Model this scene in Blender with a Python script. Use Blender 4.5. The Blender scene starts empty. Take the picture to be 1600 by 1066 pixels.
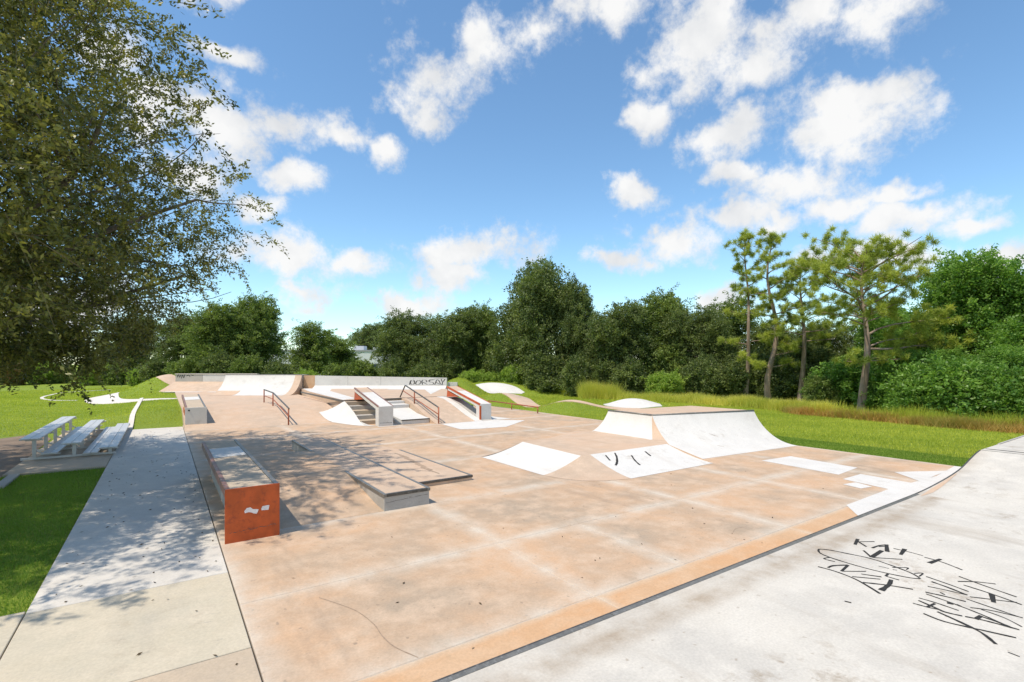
import bpy, math, random
import numpy as np
from mathutils import Vector
R = math.radians
sc = bpy.context.scene
col = sc.collection
rng = np.random.default_rng(7)
random.seed(7)

# ------------------------------------------------------------------ camera, sky, sun, exposure
# World axes follow the skatepark's own grid: +X runs along the slab joints, +Y up the sidewalk.
AX = (-.567, .8237)          # camera-right / forward expressed in the grid
BX = (.8237, .567)
def C(X, Y):                 # metres right of / in front of the viewpoint -> grid position
    return (X*BX[0] + Y*BX[1], X*AX[0] + Y*AX[1])
cam = bpy.data.cameras.new('camera')
cam.lens = 17.82; cam.sensor_width = 36; cam.shift_y = 35/1600
cam.clip_start = .05; cam.clip_end = 3000
cam_o = bpy.data.objects.new('camera', cam); col.objects.link(cam_o)
cam_o.location = (0, 0, 2.9)
cam_o.rotation_euler = (R(90), 0, -math.atan2(.567, .8237))
sc.camera = cam_o

SUN_EL, SUN_AZ = R(64), R(264)        # azimuth clockwise from +Y, towards the sun
to_sun = Vector((math.sin(SUN_AZ)*math.cos(SUN_EL), math.cos(SUN_AZ)*math.cos(SUN_EL), math.sin(SUN_EL)))
sun = bpy.data.lights.new('sun', 'SUN'); sun.energy = 3.5; sun.angle = R(.55); sun.color = (1, .905, .775)
sun_o = bpy.data.objects.new('sun', sun); col.objects.link(sun_o)
sun_o.rotation_euler = to_sun.to_track_quat('Z', 'Y').to_euler()
sun_o.location = (-20, 0, 30)

sc.cycles.max_bounces = 6; sc.cycles.diffuse_bounces = 4; sc.cycles.transmission_bounces = 4
sc.view_settings.view_transform = 'Standard'
sc.view_settings.look = 'None'
sc.view_settings.exposure = 0.4
sc.view_settings.gamma = 1
sc.view_settings.use_curve_mapping = False

world = bpy.data.worlds.new('World'); sc.world = world; world.use_nodes = True
def build_sky():
    nt = world.node_tree; N = nt.nodes; L = nt.links
    for n in list(N): N.remove(n)
    def node(t, **k):
        n = N.new(t)
        for a, b in k.items(): setattr(n, a, b)
        return n
    def setin(n, i, v):
        if isinstance(v, bpy.types.NodeSocket): L.new(v, n.inputs[i])
        else: n.inputs[i].default_value = v
    def M(op, a, b=0., c=0., clamp=False):
        n = node('ShaderNodeMath', operation=op, use_clamp=clamp)
        setin(n, 0, a); setin(n, 1, b); setin(n, 2, c); return n.outputs[0]
    def V(op, a, b=(0, 0, 0)):
        n = node('ShaderNodeVectorMath', operation=op)
        setin(n, 0, a); setin(n, 1, b); return n
    def mix(f, a, b):
        n = node('ShaderNodeMix', data_type='RGBA'); setin(n, 0, f); setin(n, 6, a); setin(n, 7, b); return n.outputs[2]
    def mixm(a, b):
        n = node('ShaderNodeMix', data_type='RGBA', blend_type='MULTIPLY'); n.inputs[0].default_value = 1; setin(n, 6, a); setin(n, 7, b); return n.outputs[2]
    sky = node('ShaderNodeTexSky', sky_type='NISHITA', sun_disc=False, sun_elevation=SUN_EL, sun_rotation=SUN_AZ,
               altitude=0, air_density=1.0, dust_density=.0, ozone_density=1.0)
    tc = node('ShaderNodeTexCoord'); d = tc.outputs['Generated']
    def noise(vec, scale, detail, rough):
        n = node('ShaderNodeTexNoise'); n.inputs['Scale'].default_value = scale
        n.inputs['Detail'].default_value = detail; n.inputs['Roughness'].default_value = rough
        L.new(vec, n.inputs['Vector']); return n
    w1 = noise(d, 7, 4, .55)
    warp = V('SCALE', V('SUBTRACT', w1.outputs['Color'], (.5, .5, .5)).outputs[0]); warp.inputs[3].default_value = .13
    dw = V('ADD', d, warp.outputs[0]).outputs[0]
    # cumulus: (azimuth tangent, elevation tangent, half width, half height), in hundredths, seen from the park
    cl = [(-59,47,11,4.5),(-46,49,11,4),(-35,45,6,2.6),(-13,58,8,7.5),(-7,63,9,6),(-18,50,6.5,3.5),(5,65.5,8,3.4),(-42,20,11,4.2),
          (-33,20,8,2.6),(-41,14.5,9,2.2),(-6,22.5,13,3.2),(-10,17,6.5,2.5),(-20,11.8,6,1.8),(38,64,13,8),(57,67,14,6),
          (29,51,5,3.2),(70,68,8,5),(47,58,8,4),(66,48,11.5,7),(45.5,46.5,7,4.4),(72,54,6,3.2),(45.5,39,5,2.5),(26,34.5,4.6,3),
          (22.5,19.5,6.5,2.3),(33,25,9,3.8),(44,29.5,9,3.2),(57,35,9,4.4),(63,31,7.5,2.6),(52,27.5,5,2.5),(77,28,9,3.2),(76,33,4.6,1.7),
          (91,27.5,5,2),(64,21,11,2.8),(79,20,8,2.3),(99,20,7,3),(40,12.5,6,3),(-26.5,41,3.4,3),(-41.5,37,4,3.6),(-56,60.5,4,2),
          (-49,30,4.5,2.2),(-57,71,4,2),(18,70,9,3.4),(-67,39,8,5),(-90,12,14,6),(-80,62,6,5),(30,80,12,5),(-20,85,14,6),(60,90,16,7)]
    blobs = []
    fwd = Vector((.567, .8237, 0)); rgt = Vector((.8237, -.567, 0)); up = Vector((0, 0, 1))
    for a, e, w, h in cl:
        c = fwd + rgt*(a/100) + up*(e/100); l = c.length; blobs.append((c/l, w/100/l*1.06, h/100/l*1.12))
    rr = random.Random(3)
    for k in range(22):                       # unseen clouds added beyond the view, made larger for a more neutral fill light
        az = R(rr.uniform(62, 298)); el = rr.uniform(.08, .9)
        dd = fwd*math.cos(az) + rgt*math.sin(az) + up*el; l = dd.length
        blobs.append((dd/l, rr.uniform(.14, .3), rr.uniform(.06, .12)))
    f = None
    for c, w, h in blobs:
        hx = Vector((c.y, -c.x, 0)).normalized(); ty = hx.cross(c)
        if ty.z < 0: ty = -ty
        a = V('DOT_PRODUCT', dw, tuple(hx/w)).outputs[1]; b = V('DOT_PRODUCT', dw, tuple(ty/h)).outputs[1]
        s = M('MULTIPLY_ADD', a, a, M('MULTIPLY', b, b))
        f = s if f is None else M('MINIMUM', f, s)
    f = M('SQRT', f)
    n1 = noise(d, 14, 7, .66); n2 = noise(d, 3.2, 2, .5)
    dens = M('ADD', M('SUBTRACT', 1.2, f), M('MULTIPLY_ADD', n1.outputs[0], 3.4, -1.74))
    dens = M('ADD', dens, M('MULTIPLY_ADD', n2.outputs[0], .8, -.4))
    mr = node('ShaderNodeMapRange', interpolation_type='SMOOTHSTEP'); setin(mr, 0, dens)
    mr.inputs[1].default_value = -.22; mr.inputs[2].default_value = .85; mr.inputs[4].default_value = .97
    n3 = noise(d, 11, 5, .5)
    body = node('ShaderNodeMapRange'); setin(body, 0, M('MULTIPLY_ADD', n3.outputs[0], 1.5, M('MULTIPLY', dens, .12)))
    body.inputs[1].default_value = .55; body.inputs[2].default_value = 1.0
    ccol = mix(body.outputs[0], (3.85, 3.92, 4.02, 1), (4.95, 4.92, 4.86, 1))
    skyc = node('ShaderNodeHueSaturation'); skyc.inputs['Saturation'].default_value = 1.02; skyc.inputs['Value'].default_value = .97
    L.new(mixm(sky.outputs[0], (.85, 1.01, 1.05, 1)), skyc.inputs['Color'])
    bg = node('ShaderNodeBackground'); bg.inputs[1].default_value = .15
    setin(bg, 0, mix(mr.outputs[0], skyc.outputs[0], ccol))
    out = node('ShaderNodeOutputWorld'); L.new(bg.outputs[0], out.inputs[0])
    world.cycles.sampling_method = 'MANUAL'; world.cycles.sample_map_resolution = 512
build_sky()

# ------------------------------------------------------------------ helpers
def link(o, parent=None):
    col.objects.link(o)
    if parent is not None: o.parent = parent
    return o
def tag(o, label=None, cat=None, group=None, kind=None):
    if label: o['label'] = label
    if cat: o['category'] = cat
    if group: o['group'] = group
    if kind: o['kind'] = kind
    return o
def thing(name, label, cat, group=None, loc=(0, 0, 0)):
    o = bpy.data.objects.new(name, None); link(o); o.location = loc; o.empty_display_size = .3
    return tag(o, label, cat, group)
def mesh(name, verts, faces, mat, parent=None, smooth=False, bevel=0, attr=None):
    me = bpy.data.meshes.new(name); me.from_pydata([tuple(v) for v in verts], [], faces); me.update()
    if mat: me.materials.append(mat)
    if smooth: me.polygons.foreach_set('use_smooth', [True]*len(me.polygons))
    if attr is not None:
        a = me.attributes.new('edge', 'FLOAT', 'POINT'); a.data.foreach_set('value', attr)
    o = bpy.data.objects.new(name, me); link(o, parent)
    if parent is not None and parent.location.length > 0:
        o.matrix_parent_inverse = parent.matrix_basis.inverted()
    if bevel:
        m = o.modifiers.new('bevel', 'BEVEL'); m.width = bevel; m.segments = 2; m.limit_method = 'ANGLE'
    return o
class MB:
    def __init__(s): s.v = []; s.f = []
    def add(s, v, f):
        n = len(s.v); s.v += [tuple(p) for p in v]; s.f += [tuple(i+n for i in q) for q in f]; return s
    def box(s, a, b):
        x0, y0, z0 = a; x1, y1, z1 = b
        return s.add([(x0,y0,z0),(x1,y0,z0),(x1,y1,z0),(x0,y1,z0),(x0,y0,z1),(x1,y0,z1),(x1,y1,z1),(x0,y1,z1)],
                     [(0,3,2,1),(4,5,6,7),(0,1,5,4),(1,2,6,5),(2,3,7,6),(3,0,4,7)])
    def prism_u(s, prof, u0, u1):          # profile in (v, z), extruded along u
        n = len(prof)
        return s.add([(u0, *p) for p in prof] + [(u1, *p) for p in prof],
                     [tuple(range(n))[::-1], tuple(range(n, 2*n))] + [(i, (i+1) % n, n+(i+1) % n, n+i) for i in range(n)])
    def poly(s, pts, z0, z1):              # plan polygon extruded upward; z0/z1 may be lists
        n = len(pts); Z0 = z0 if isinstance(z0, (list, tuple)) else [z0]*n; Z1 = z1 if isinstance(z1, (list, tuple)) else [z1]*n
        return s.add([(p[0], p[1], z) for p, z in zip(pts, Z0)] + [(p[0], p[1], z) for p, z in zip(pts, Z1)],
                     [tuple(range(n))[::-1], tuple(range(n, 2*n))] + [(i, (i+1) % n, n+(i+1) % n, n+i) for i in range(n)])
    def tube(s, pts, rad, sides=8, cap=True):
        P = [Vector(p) for p in pts]; r = rad if isinstance(rad, (list, tuple)) else [rad]*len(P); V = []; prev = None
        for i, p in enumerate(P):
            t = (P[min(i+1, len(P)-1)] - P[max(i-1, 0)]).normalized()
            a = prev if prev is not None else (Vector((0, 0, 1)) if abs(t.z) < .9 else Vector((1, 0, 0)))
            a = (a - t*a.dot(t)).normalized(); prev = a; b = t.cross(a)
            V += [p + (a*math.cos(k*math.tau/sides) + b*math.sin(k*math.tau/sides))*r[i] for k in range(sides)]
        F = [(i*sides+k, i*sides+(k+1) % sides, (i+1)*sides+(k+1) % sides, (i+1)*sides+k) for i in range(len(P)-1) for k in range(sides)]
        if cap: F += [tuple(range(sides))[::-1], tuple(range((len(P)-1)*sides, len(P)*sides))]
        return s.add(V, F)
    def grid(s, fn, n, m):                 # fn(s, t) -> point, s,t in 0..1
        return s.add([fn(i/n, j/m) for i in range(n+1) for j in range(m+1)],
                     [(i*(m+1)+j, (i+1)*(m+1)+j, (i+1)*(m+1)+j+1, i*(m+1)+j+1) for i in range(n) for j in range(m)])
    def ribbon(s, pts, w, zf):             # flat painted stroke on the surface z = zf(u, v)
        P = [Vector((p[0], p[1])) for p in pts]; V = []
        for i, p in enumerate(P):
            t = (P[min(i+1, len(P)-1)] - P[max(i-1, 0)]).normalized(); nn = Vector((-t.y, t.x))*w/2*random.uniform(.72, 1.28)
            V += [(p.x+nn.x, p.y+nn.y, zf(p.x+nn.x, p.y+nn.y)), (p.x-nn.x, p.y-nn.y, zf(p.x-nn.x, p.y-nn.y))]
        return s.add(V, [(2*i, 2*i+1, 2*i+3, 2*i+2) for i in range(len(P)-1)])
    def build(s, name, mat, parent=None, smooth=False, bevel=0):
        return mesh(name, s.v, s.f, mat, parent, smooth, bevel)
def lerp(a, b, t): return tuple(x+(y-x)*t for x, y in zip(a, b))
def smooth(pts, k=4):                      # Catmull-Rom through the points
    out = []
    for i in range(len(pts)-1):
        p0, p1, p2, p3 = pts[max(i-1, 0)], pts[i], pts[i+1], pts[min(i+2, len(pts)-1)]
        for j in range(k):
            t = j/k
            out.append(tuple(.5*(2*b+(c-a)*t+(2*a-5*b+4*c-d)*t*t+(3*b-a-3*c+d)*t**3) for a, b, c, d in zip(p0, p1, p2, p3)))
    return out + [tuple(pts[-1])]

# ------------------------------------------------------------------ materials
def material(name):
    m = bpy.data.materials.new(name); m.use_nodes = True; nt = m.node_tree
    b = nt.nodes['Principled BSDF']; return m, nt, b
class NT:
    def __init__(s, nt):
        s.nt = nt; s.N = nt.nodes; s.L = nt.links
        s.pos = s.N.new('ShaderNodeNewGeometry').outputs['Position']
    def put(s, n, i, v):
        if isinstance(v, bpy.types.NodeSocket): s.L.new(v, n.inputs[i])
        else: n.inputs[i].default_value = v
    def noise(s, scale, detail=4, rough=.55, stretch=None, off=0, vec=None):
        n = s.N.new('ShaderNodeTexNoise'); n.inputs['Scale'].default_value = scale
        n.inputs['Detail'].default_value = detail; n.inputs['Roughness'].default_value = rough
        mp = s.N.new('ShaderNodeMapping'); mp.inputs['Scale'].default_value = stretch or (1, 1, 1); mp.inputs['Location'].default_value = (off, off*1.7, off*.3)
        s.L.new(vec or s.pos, mp.inputs[0]); s.L.new(mp.outputs[0], n.inputs['Vector']); return n.outputs[0]
    def rng(s, v, a, b, c=0., d=1.):
        n = s.N.new('ShaderNodeMapRange'); s.put(n, 0, v)
        for i, x in enumerate((a, b, c, d)): n.inputs[i+1].default_value = x
        return n.outputs[0]
    def mix(s, f, a, b, mode='MIX'):
        n = s.N.new('ShaderNodeMix'); n.data_type = 'RGBA'; n.blend_type = mode
        s.put(n, 0, f); s.put(n, 6, (*a, 1) if isinstance(a, tuple) and len(a) == 3 else a); s.put(n, 7, (*b, 1) if isinstance(b, tuple) and len(b) == 3 else b)
        return n.outputs[2]
    def math(s, op, a, b=0.):
        n = s.N.new('ShaderNodeMath'); n.operation = op; s.put(n, 0, a); s.put(n, 1, b); return n.outputs[0]
    def attr(s, name, out='Fac'):
        n = s.N.new('ShaderNodeAttribute'); n.attribute_name = name; return n.outputs[out]
    def bump(s, h, strength, dist=.02):
        n = s.N.new('ShaderNodeBump'); n.inputs['Strength'].default_value = strength; n.inputs['Distance'].default_value = dist
        s.put(n, 'Height', h); return n.outputs[0]
def concrete(name, a, b, c, dirt=(.2, .17, .14), dirt_amt=.35, edge=None, scuff=0., rough=.82, spec=.25):
    m, nt, p = material(name); t = NT(nt)
    big = t.noise(.55, 5, .6); mid = t.noise(2.3, 6, .62, off=3); fine = t.noise(38, 3, .6, off=9); st = t.noise(1.4, 5, .65, (1, .22, 1), 20)
    x = t.mix(t.rng(big, .38, .64), a, b)
    x = t.mix(t.rng(mid, .45, .72), x, c)
    x = t.mix(t.rng(st, .56, .78, 0, dirt_amt), x, dirt)
    sp = t.noise(11, 2, .5, off=31)
    x = t.mix(t.rng(sp, .69, .75, 0, dirt_amt*1.1), x, dirt)
    if scuff:
        s1 = t.noise(3.1, 7, .72, (1, 1, 1), 44); s2 = t.noise(.9, 3, .5, off=50)
        x = t.mix(t.math('MULTIPLY', t.rng(s1, .52, .68), t.rng(s2, .48, .66, 0, scuff)), x, (.33, .27, .2))
    if edge is not None:
        e = t.math('MULTIPLY', t.attr('edge'), t.rng(t.noise(1.7, 5, .65, off=12), .3, .62, .05, .75))
        x = t.mix(e, x, edge)
    x = t.mix(1., x, t.mix(t.rng(fine, .3, .7), (.9, .9, .9), (1.06, 1.06, 1.06)), 'MULTIPLY')
    t.put(p, 'Base Color', x); p.inputs['Roughness'].default_value = rough; p.inputs['Specular IOR Level'].default_value = spec
    t.put(p, 'Normal', t.bump(t.math('ADD', t.math('MULTIPLY', fine, .5), mid), .18, .012))
    return m
PEACH = concrete('peach_concrete', (.56, .37, .232), (.40, .31, .225), (.585, .435, .31), (.29, .22, .16), .66, edge=(.60, .545, .46), scuff=.4)
PEACH2 = concrete('peach_concrete_plain', (.575, .405, .28), (.50, .38, .28), (.60, .455, .335), (.38, .29, .21), .4)
ORANGE = concrete('orange_concrete', (.58, .345, .185), (.55, .365, .22), (.60, .41, .26), (.4, .3, .2), .3, edge=(.56, .49, .39))
WHITE = concrete('white_concrete', (.645, .62, .575), (.60, .58, .54), (.67, .645, .60), (.42, .38, .32), .38, scuff=.35)
WORN = concrete('worn_white_concrete', (.60, .56, .49), (.50, .47, .42), (.63, .59, .52), (.36, .30, .23), .6, scuff=1.0, edge=(.33, .25, .17))
PAINT = concrete('white_paint', (.66, .635, .59), (.625, .605, .565), (.68, .655, .61), (.47, .40, .33), .34, scuff=.45)
WALK = concrete('sidewalk_concrete', (.595, .555, .49), (.53, .495, .44), (.625, .585, .52), (.33, .29, .25), .4)
CREAM = concrete('cream_concrete', (.54, .47, .35), (.50, .45, .35), (.57, .50, .385), (.36, .33, .28), .35, scuff=.4)
TAN = concrete('tan_concrete', (.50, .40, .29), (.45, .37, .28), (.54, .43, .31), (.33, .28, .22), .4)
GREYC = concrete('grey_concrete', (.44, .41, .37), (.40, .38, .345), (.48, .45, .41), (.28, .25, .21), .4)
JOINT = concrete('joint_filler', (.42, .36, .29), (.36, .31, .25), (.46, .40, .33))
PALEJ = concrete('pale_joint_filler', (.54, .47, .385), (.46, .39, .31), (.57, .50, .42))
PATHM = concrete('pale_path_concrete', (.68, .63, .56), (.64, .57, .5), (.7, .66, .6), (.5, .44, .36), .2)
def simple(name, c, rough=.5, metal=0., var=.15, spec=.5, scale=6, wear=None):
    m, nt, p = material(name); t = NT(nt)
    n = t.noise(scale, 5, .6)
    x = t.mix(t.rng(n, .3, .7), tuple(v*(1-var) for v in c), tuple(min(1, v*(1+var)) for v in c))
    if wear: x = t.mix(t.rng(t.noise(scale*2.2, 6, .7, (1, .4, 1), 5), .55, .68, 0, wear[1]), x, wear[0])
    t.put(p, 'Base Color', x); p.inputs['Roughness'].default_value = rough; p.inputs['Metallic'].default_value = metal
    p.inputs['Specular IOR Level'].default_value = spec
    t.put(p, 'Roughness', t.rng(n, .2, .8, rough*.8, min(1, rough*1.2)))
    return m
RED = simple('red_oxide_steel', (.46, .085, .018), .5, 0, .22, .4, 4, ((.26, .05, .02), .7))
MAROON = simple('worn_maroon_steel', (.24, .115, .085), .45, .1, .25, .4, 7, ((.42, .36, .33), .75))
STEEL = simple('dark_steel', (.085, .08, .072), .45, .3, .3, .5, 9, ((.3, .28, .25), .6))
GRIND = simple('polished_steel', (.19, .18, .16), .42, .3, .25, .5, 12, ((.42, .41, .39), .5))
ALU = simple('brushed_aluminium', (.56, .55, .525), .45, .25, .07, .5, 10, ((.45, .44, .43), .4))
INK = simple('black_spray_paint', (.035, .033, .03), .7, 0, .3, .2, 30)
SKID = simple('rubber_mark', (.33, .245, .18), .8, 0, .2, .1, 20)
STICK = simple('torn_paper', (.74, .70, .69), .75, 0, .12, .2, 25, ((.62, .3, .3), .5))
RAILM = simple('painted_rail', (.36, .105, .05), .5, .1, .25, .4, 6, ((.12, .09, .07), .6))
BWALL = simple('building_render', (.62, .63, .64), .8, 0, .04, .3, .3)
BDARK = simple('building_trim', (.3, .31, .33), .6, 0, .1)
GLASS = simple('window_glass', (.05, .07, .09), .1, 0, .1)
MULCH = concrete('leaf_litter', (.20, .145, .10), (.27, .2, .14), (.15, .105, .07), (.33, .27, .2), .6)
BARK = None
def bark(name, a, b):
    m, nt, p = material(name); t = NT(nt)
    v = t.noise(5, 6, .65, (1, 1, .18)); x = t.mix(t.rng(v, .35, .65), a, b)
    t.put(p, 'Base Color', x); p.inputs['Roughness'].default_value = .9; t.put(p, 'Normal', t.bump(v, .7, .05)); return m
BARK = bark('oak_bark', (.09, .07, .05), (.2, .165, .13)); PBARK = bark('pine_bark', (.17, .115, .08), (.34, .26, .2))
TWIG = bark('twig_bark', (.12, .10, .055), (.2, .165, .09))
def leafmat(name, a, b, trans=.35, rough=.5, spec=.35):
    m, nt, p = material(name); t = NT(nt)
    x = t.mix(t.attr('tint'), a, b)
    t.put(p, 'Base Color', x); p.inputs['Roughness'].default_value = rough; p.inputs['Specular IOR Level'].default_value = spec
    tr = t.N.new('ShaderNodeBsdfTranslucent'); t.put(tr, 0, t.mix(1., x, (1.25, 1.3, .7), 'MULTIPLY'))
    mx = t.N.new('ShaderNodeMixShader'); mx.inputs[0].default_value = trans
    t.L.new(p.outputs[0], mx.inputs[1]); t.L.new(tr.outputs[0], mx.inputs[2])
    t.L.new(mx.outputs[0], t.N['Material Output'].inputs[0]); return m
L_OAK = leafmat('live_oak_leaf', (.04, .06, .018), (.36, .335, .075), .34, .42, .45)
L_DARK = leafmat('dark_olive_leaf', (.055, .092, .03), (.28, .33, .10), .42, .5, .35)
L_MID = leafmat('mid_green_leaf', (.07, .12, .03), (.30, .37, .09), .42, .5, .35)
L_RICH = leafmat('rich_green_leaf', (.075, .18, .028), (.29, .46, .085), .45, .45, .4)
L_LIME = leafmat('lime_green_leaf', (.2, .32, .05), (.4, .5, .1), .45)
L_RED = leafmat('reddish_leaf', (.10, .12, .03), (.30, .13, .05), .3)
L_PINE = leafmat('pine_needle', (.15, .22, .035), (.54, .57, .10), .42)
L_GRASS = leafmat('grass_blade', (.27, .36, .03), (.66, .66, .11), .45, .6, .2)
L_TURF = leafmat('turf_blade', (.13, .235, .03), (.26, .37, .06), .4, .6, .2)
L_TALL = leafmat('tall_grass_blade', (.33, .42, .055), (.86, .76, .20), .45, .6, .2)
L_BRUSH = leafmat('rusty_brush', (.30, .33, .08), (.60, .34, .11), .4, .7, .15)
L_FALL = leafmat('fallen_leaf', (.05, .04, .03), (.13, .09, .05), .1, .8, .1)
def lawn_mat():
    m, nt, p = material('lawn'); t = NT(nt)
    big = t.noise(.22, 4, .55); mid = t.noise(1.8, 5, .65, off=4); fine = t.noise(26, 4, .7, off=8); hf = t.noise(90, 2, .6, off=2)
    x = t.mix(t.rng(big, .35, .68), (.25, .33, .032), (.34, .42, .05))
    x = t.mix(t.rng(mid, .4, .7, 0, .55), x, (.30, .39, .06))
    x = t.mix(t.rng(t.noise(.6, 6, .7, off=15), .56, .72, 0, .6), x, (.30, .27, .10))
    x = t.mix(t.rng(fine, .35, .65, 0, .75), x, (.09, .16, .02))
    x = t.mix(t.rng(hf, .5, .75, 0, .6), x, (.34, .43, .08))
    t.put(p, 'Base Color', x); p.inputs['Roughness'].default_value = .85; p.inputs['Specular IOR Level'].default_value = .15
    t.put(p, 'Normal', t.bump(t.math('ADD', fine, hf), .8, .05)); return m
LAWN = lawn_mat()

# ------------------------------------------------------------------ ground with the pump-track mounds
def XY(u, v): return (u*BX[0] + v*AX[0], u*BX[1] + v*AX[1])
def sstep(a, b, x):
    t = np.clip((x-a)/(b-a), 0, 1); return t*t*(3-2*t)
MOUNDS = [(-31.0, 46, 1.35, 2.6, 3.4), (-4.3, 41.0, 1.75, 2.1, 3.0), (-1.9, 47.8, 1.2, 4.8, 2.4),
          (-.6, 36.3, .8, 2.3, 2.3), (3.7, 31.6, .66, 1.9, 1.7), (8.0, 33.6, .62, 2.3, 1.5)]
def ground_z(u, v):
    u = np.asarray(u, float); v = np.asarray(v, float)
    X = u*BX[0] + v*AX[0]; Y = u*BX[1] + v*AX[1]
    z = np.zeros_like(X)
    for cx, cy, h, rx, ry in MOUNDS:
        z = z + h*np.exp(-((X-cx)/rx)**2 - ((Y-cy)/ry)**2)
    dist = np.hypot(np.maximum(u-18.5, 0), np.maximum(v-29.9, 0))
    z = z*np.where((u > -1) & (u < 60) & (v < 40), sstep(0, 1.3, dist), 1.)
    z = z + .75*sstep(45, 75, Y)*sstep(-4, -14, X)
    z = z + .6*sstep(27.9, 31.5, v)*sstep(-5., .4, u)*sstep(75, 60, v)*(u < 8.4)
    z = z + .05*np.sin(u*.31+1)*np.sin(v*.27)*sstep(20, 30, np.abs(u-8))
    return z - .06
def gz(u, v): return float(ground_z(u, v))
def axis(lo, hi, a, b, fine):
    mid = list(np.arange(a, b+.01, fine)); out = []
    x = a; s = fine
    while x > lo: s *= 1.35; x -= s; out.append(max(x, lo))
    left = out[::-1]; out = []; x = b; s = fine
    while x < hi: s *= 1.35; x += s; out.append(min(x, hi))
    return np.array(left + mid + out)
gu = axis(-900, 1200, -26, 44, .55); gv = axis(-600, 1400, -8, 74, .55)
GU, GV = np.meshgrid(gu, gv, indexing='ij'); GZ = ground_z(GU, GV)
nu, nv = GU.shape
gi = np.arange(nu*nv).reshape(nu, nv)
gf = np.stack([gi[:-1, :-1], gi[1:, :-1], gi[1:, 1:], gi[:-1, 1:]], -1).reshape(-1, 4)
def np_mesh(name, V, Fq, mat, parent=None, tint=None, smooth_=False):
    V = np.ascontiguousarray(V, dtype=np.float32); Fq = np.ascontiguousarray(Fq, dtype=np.int32); k = Fq.shape[1]
    me = bpy.data.meshes.new(name); me.vertices.add(len(V)); me.vertices.foreach_set('co', V.ravel())
    me.loops.add(Fq.size); me.loops.foreach_set('vertex_index', Fq.ravel())
    me.polygons.add(len(Fq)); me.polygons.foreach_set('loop_start', np.arange(0, Fq.size, k, dtype=np.int32))
    if smooth_: me.polygons.foreach_set('use_smooth', np.ones(len(Fq), dtype=bool))
    if mat: me.materials.append(mat)
    if tint is not None:
        a = me.attributes.new('tint', 'FLOAT', 'POINT'); a.data.foreach_set('value', np.ascontiguousarray(tint, dtype=np.float32))
    me.update(calc_edges=True)
    if name is None: return me
    o = bpy.data.objects.new(name, me); link(o, parent); return o
ground = np_mesh('ground', np.stack([GU, GV, GZ], -1).reshape(-1, 3), gf, LAWN, smooth_=True)
tag(ground, kind='structure')

PATHS = []
def drape(name, centre, widths, mat, lift=.03, cross=6, parent=None):
    """strip laid over the ground along a smooth centre line"""
    P = smooth(centre, 5); W = [w[0] for w in smooth([(w,) for w in widths], 5)]
    PATHS.append((np.array(smooth(centre, 24)), max(widths), np.array([w[0] for w in smooth([(w,) for w in widths], 24)])))
    V = []; n = cross+1
    for i, p in enumerate(P):
        t = Vector((P[min(i+1, len(P)-1)][0]-P[max(i-1, 0)][0], P[min(i+1, len(P)-1)][1]-P[max(i-1, 0)][1])).normalized()
        for j in range(n):
            k = (j/cross-.5)*W[i]; x, y = p[0]-t.y*k, p[1]+t.x*k
            V.append((x, y, gz(x, y)+lift))
    top = len(V); F = [(i*n+j, i*n+j+1, (i+1)*n+j+1, (i+1)*n+j) for i in range(len(P)-1) for j in range(cross)]
    V += [(x, y, z-.12) for x, y, z in V]; m = len(P)
    for i in range(m-1):
        F += [(i*n, (i+1)*n, top+(i+1)*n, top+i*n), (i*n+cross, top+i*n+cross, top+(i+1)*n+cross, (i+1)*n+cross)]
    for j in range(cross):
        F += [(j, top+j, top+j+1, j+1), ((m-1)*n+j, (m-1)*n+j+1, top+(m-1)*n+j+1, top+(m-1)*n+j)]
    return mesh(name, V, F, mat, parent, smooth=False)
def CC(*pts): return [C(*p) for p in pts]
o = drape('path', [(.72, 40.2), (-1.2, 42.0), (-3.0, 46.3), (-4.0, 51.5), (-3.9, 57.5), (-2.6, 62.5), (-.6, 66)], [.9, 1.2, 1.7, 2.1, 1.7, 1.1, .6], PATHM); tag(o, kind='structure')
o = drape('path', CC((-33, 47.5), (-31.2, 45.4), (-29.3, 44.3), (-27.8, 44.2)), [.5, 1.2, 1.6, 1.6], PEACH2); tag(o, kind='structure')
o = drape('path', CC((-.9, 38.6), (.1, 36.6), (.9, 34.6), (1.6, 33), (2.4, 32.2)), [2.1, 1.9, 1.5, 1.0, .7], PEACH2); tag(o, kind='structure')
o = drape('path', CC((2.2, 32.3), (3.7, 31.7), (5.0, 31.4), (6.5, 31.5), (8.0, 31.6)), [.5, 1.2, 1.0, .8, .7], PEACH2); tag(o, kind='structure')
o = drape('path', CC((-4.9, 45.6), (-3.2, 45.7), (-1.6, 45.9), (-.2, 45.9), (1.0, 45.3)), [.7, 2.3, 2.6, 2.0, .6], WHITE, .04); tag(o, kind='structure')
o = drape('path', CC((5.9, 32.4), (7.0, 32.5), (8.2, 32.6), (9.6, 32.6)), [.5, 1.5, 1.7, .5], WHITE, .04); tag(o, kind='structure')
k = drape('kerb', [(-5.6, 52.4), (-7.2, 53.8), (-8.4, 57.5), (-8.6, 62), (-7.8, 66.5), (-4.5, 68)], [.22]*6, PATHM, .05, 1); tag(k, kind='structure')
k = drape('kerb', [(-1.22, 28.0), (-1.22, 36), (-1.24, 44.2)], [.2]*3, PATHM, .07, 1); tag(k, kind='structure')
k = drape('kerb', [(-3.2, 16.7), (-3.2, 18.3)], [.2]*2, GREYC, .07, 1); tag(k, kind='structure')

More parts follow.
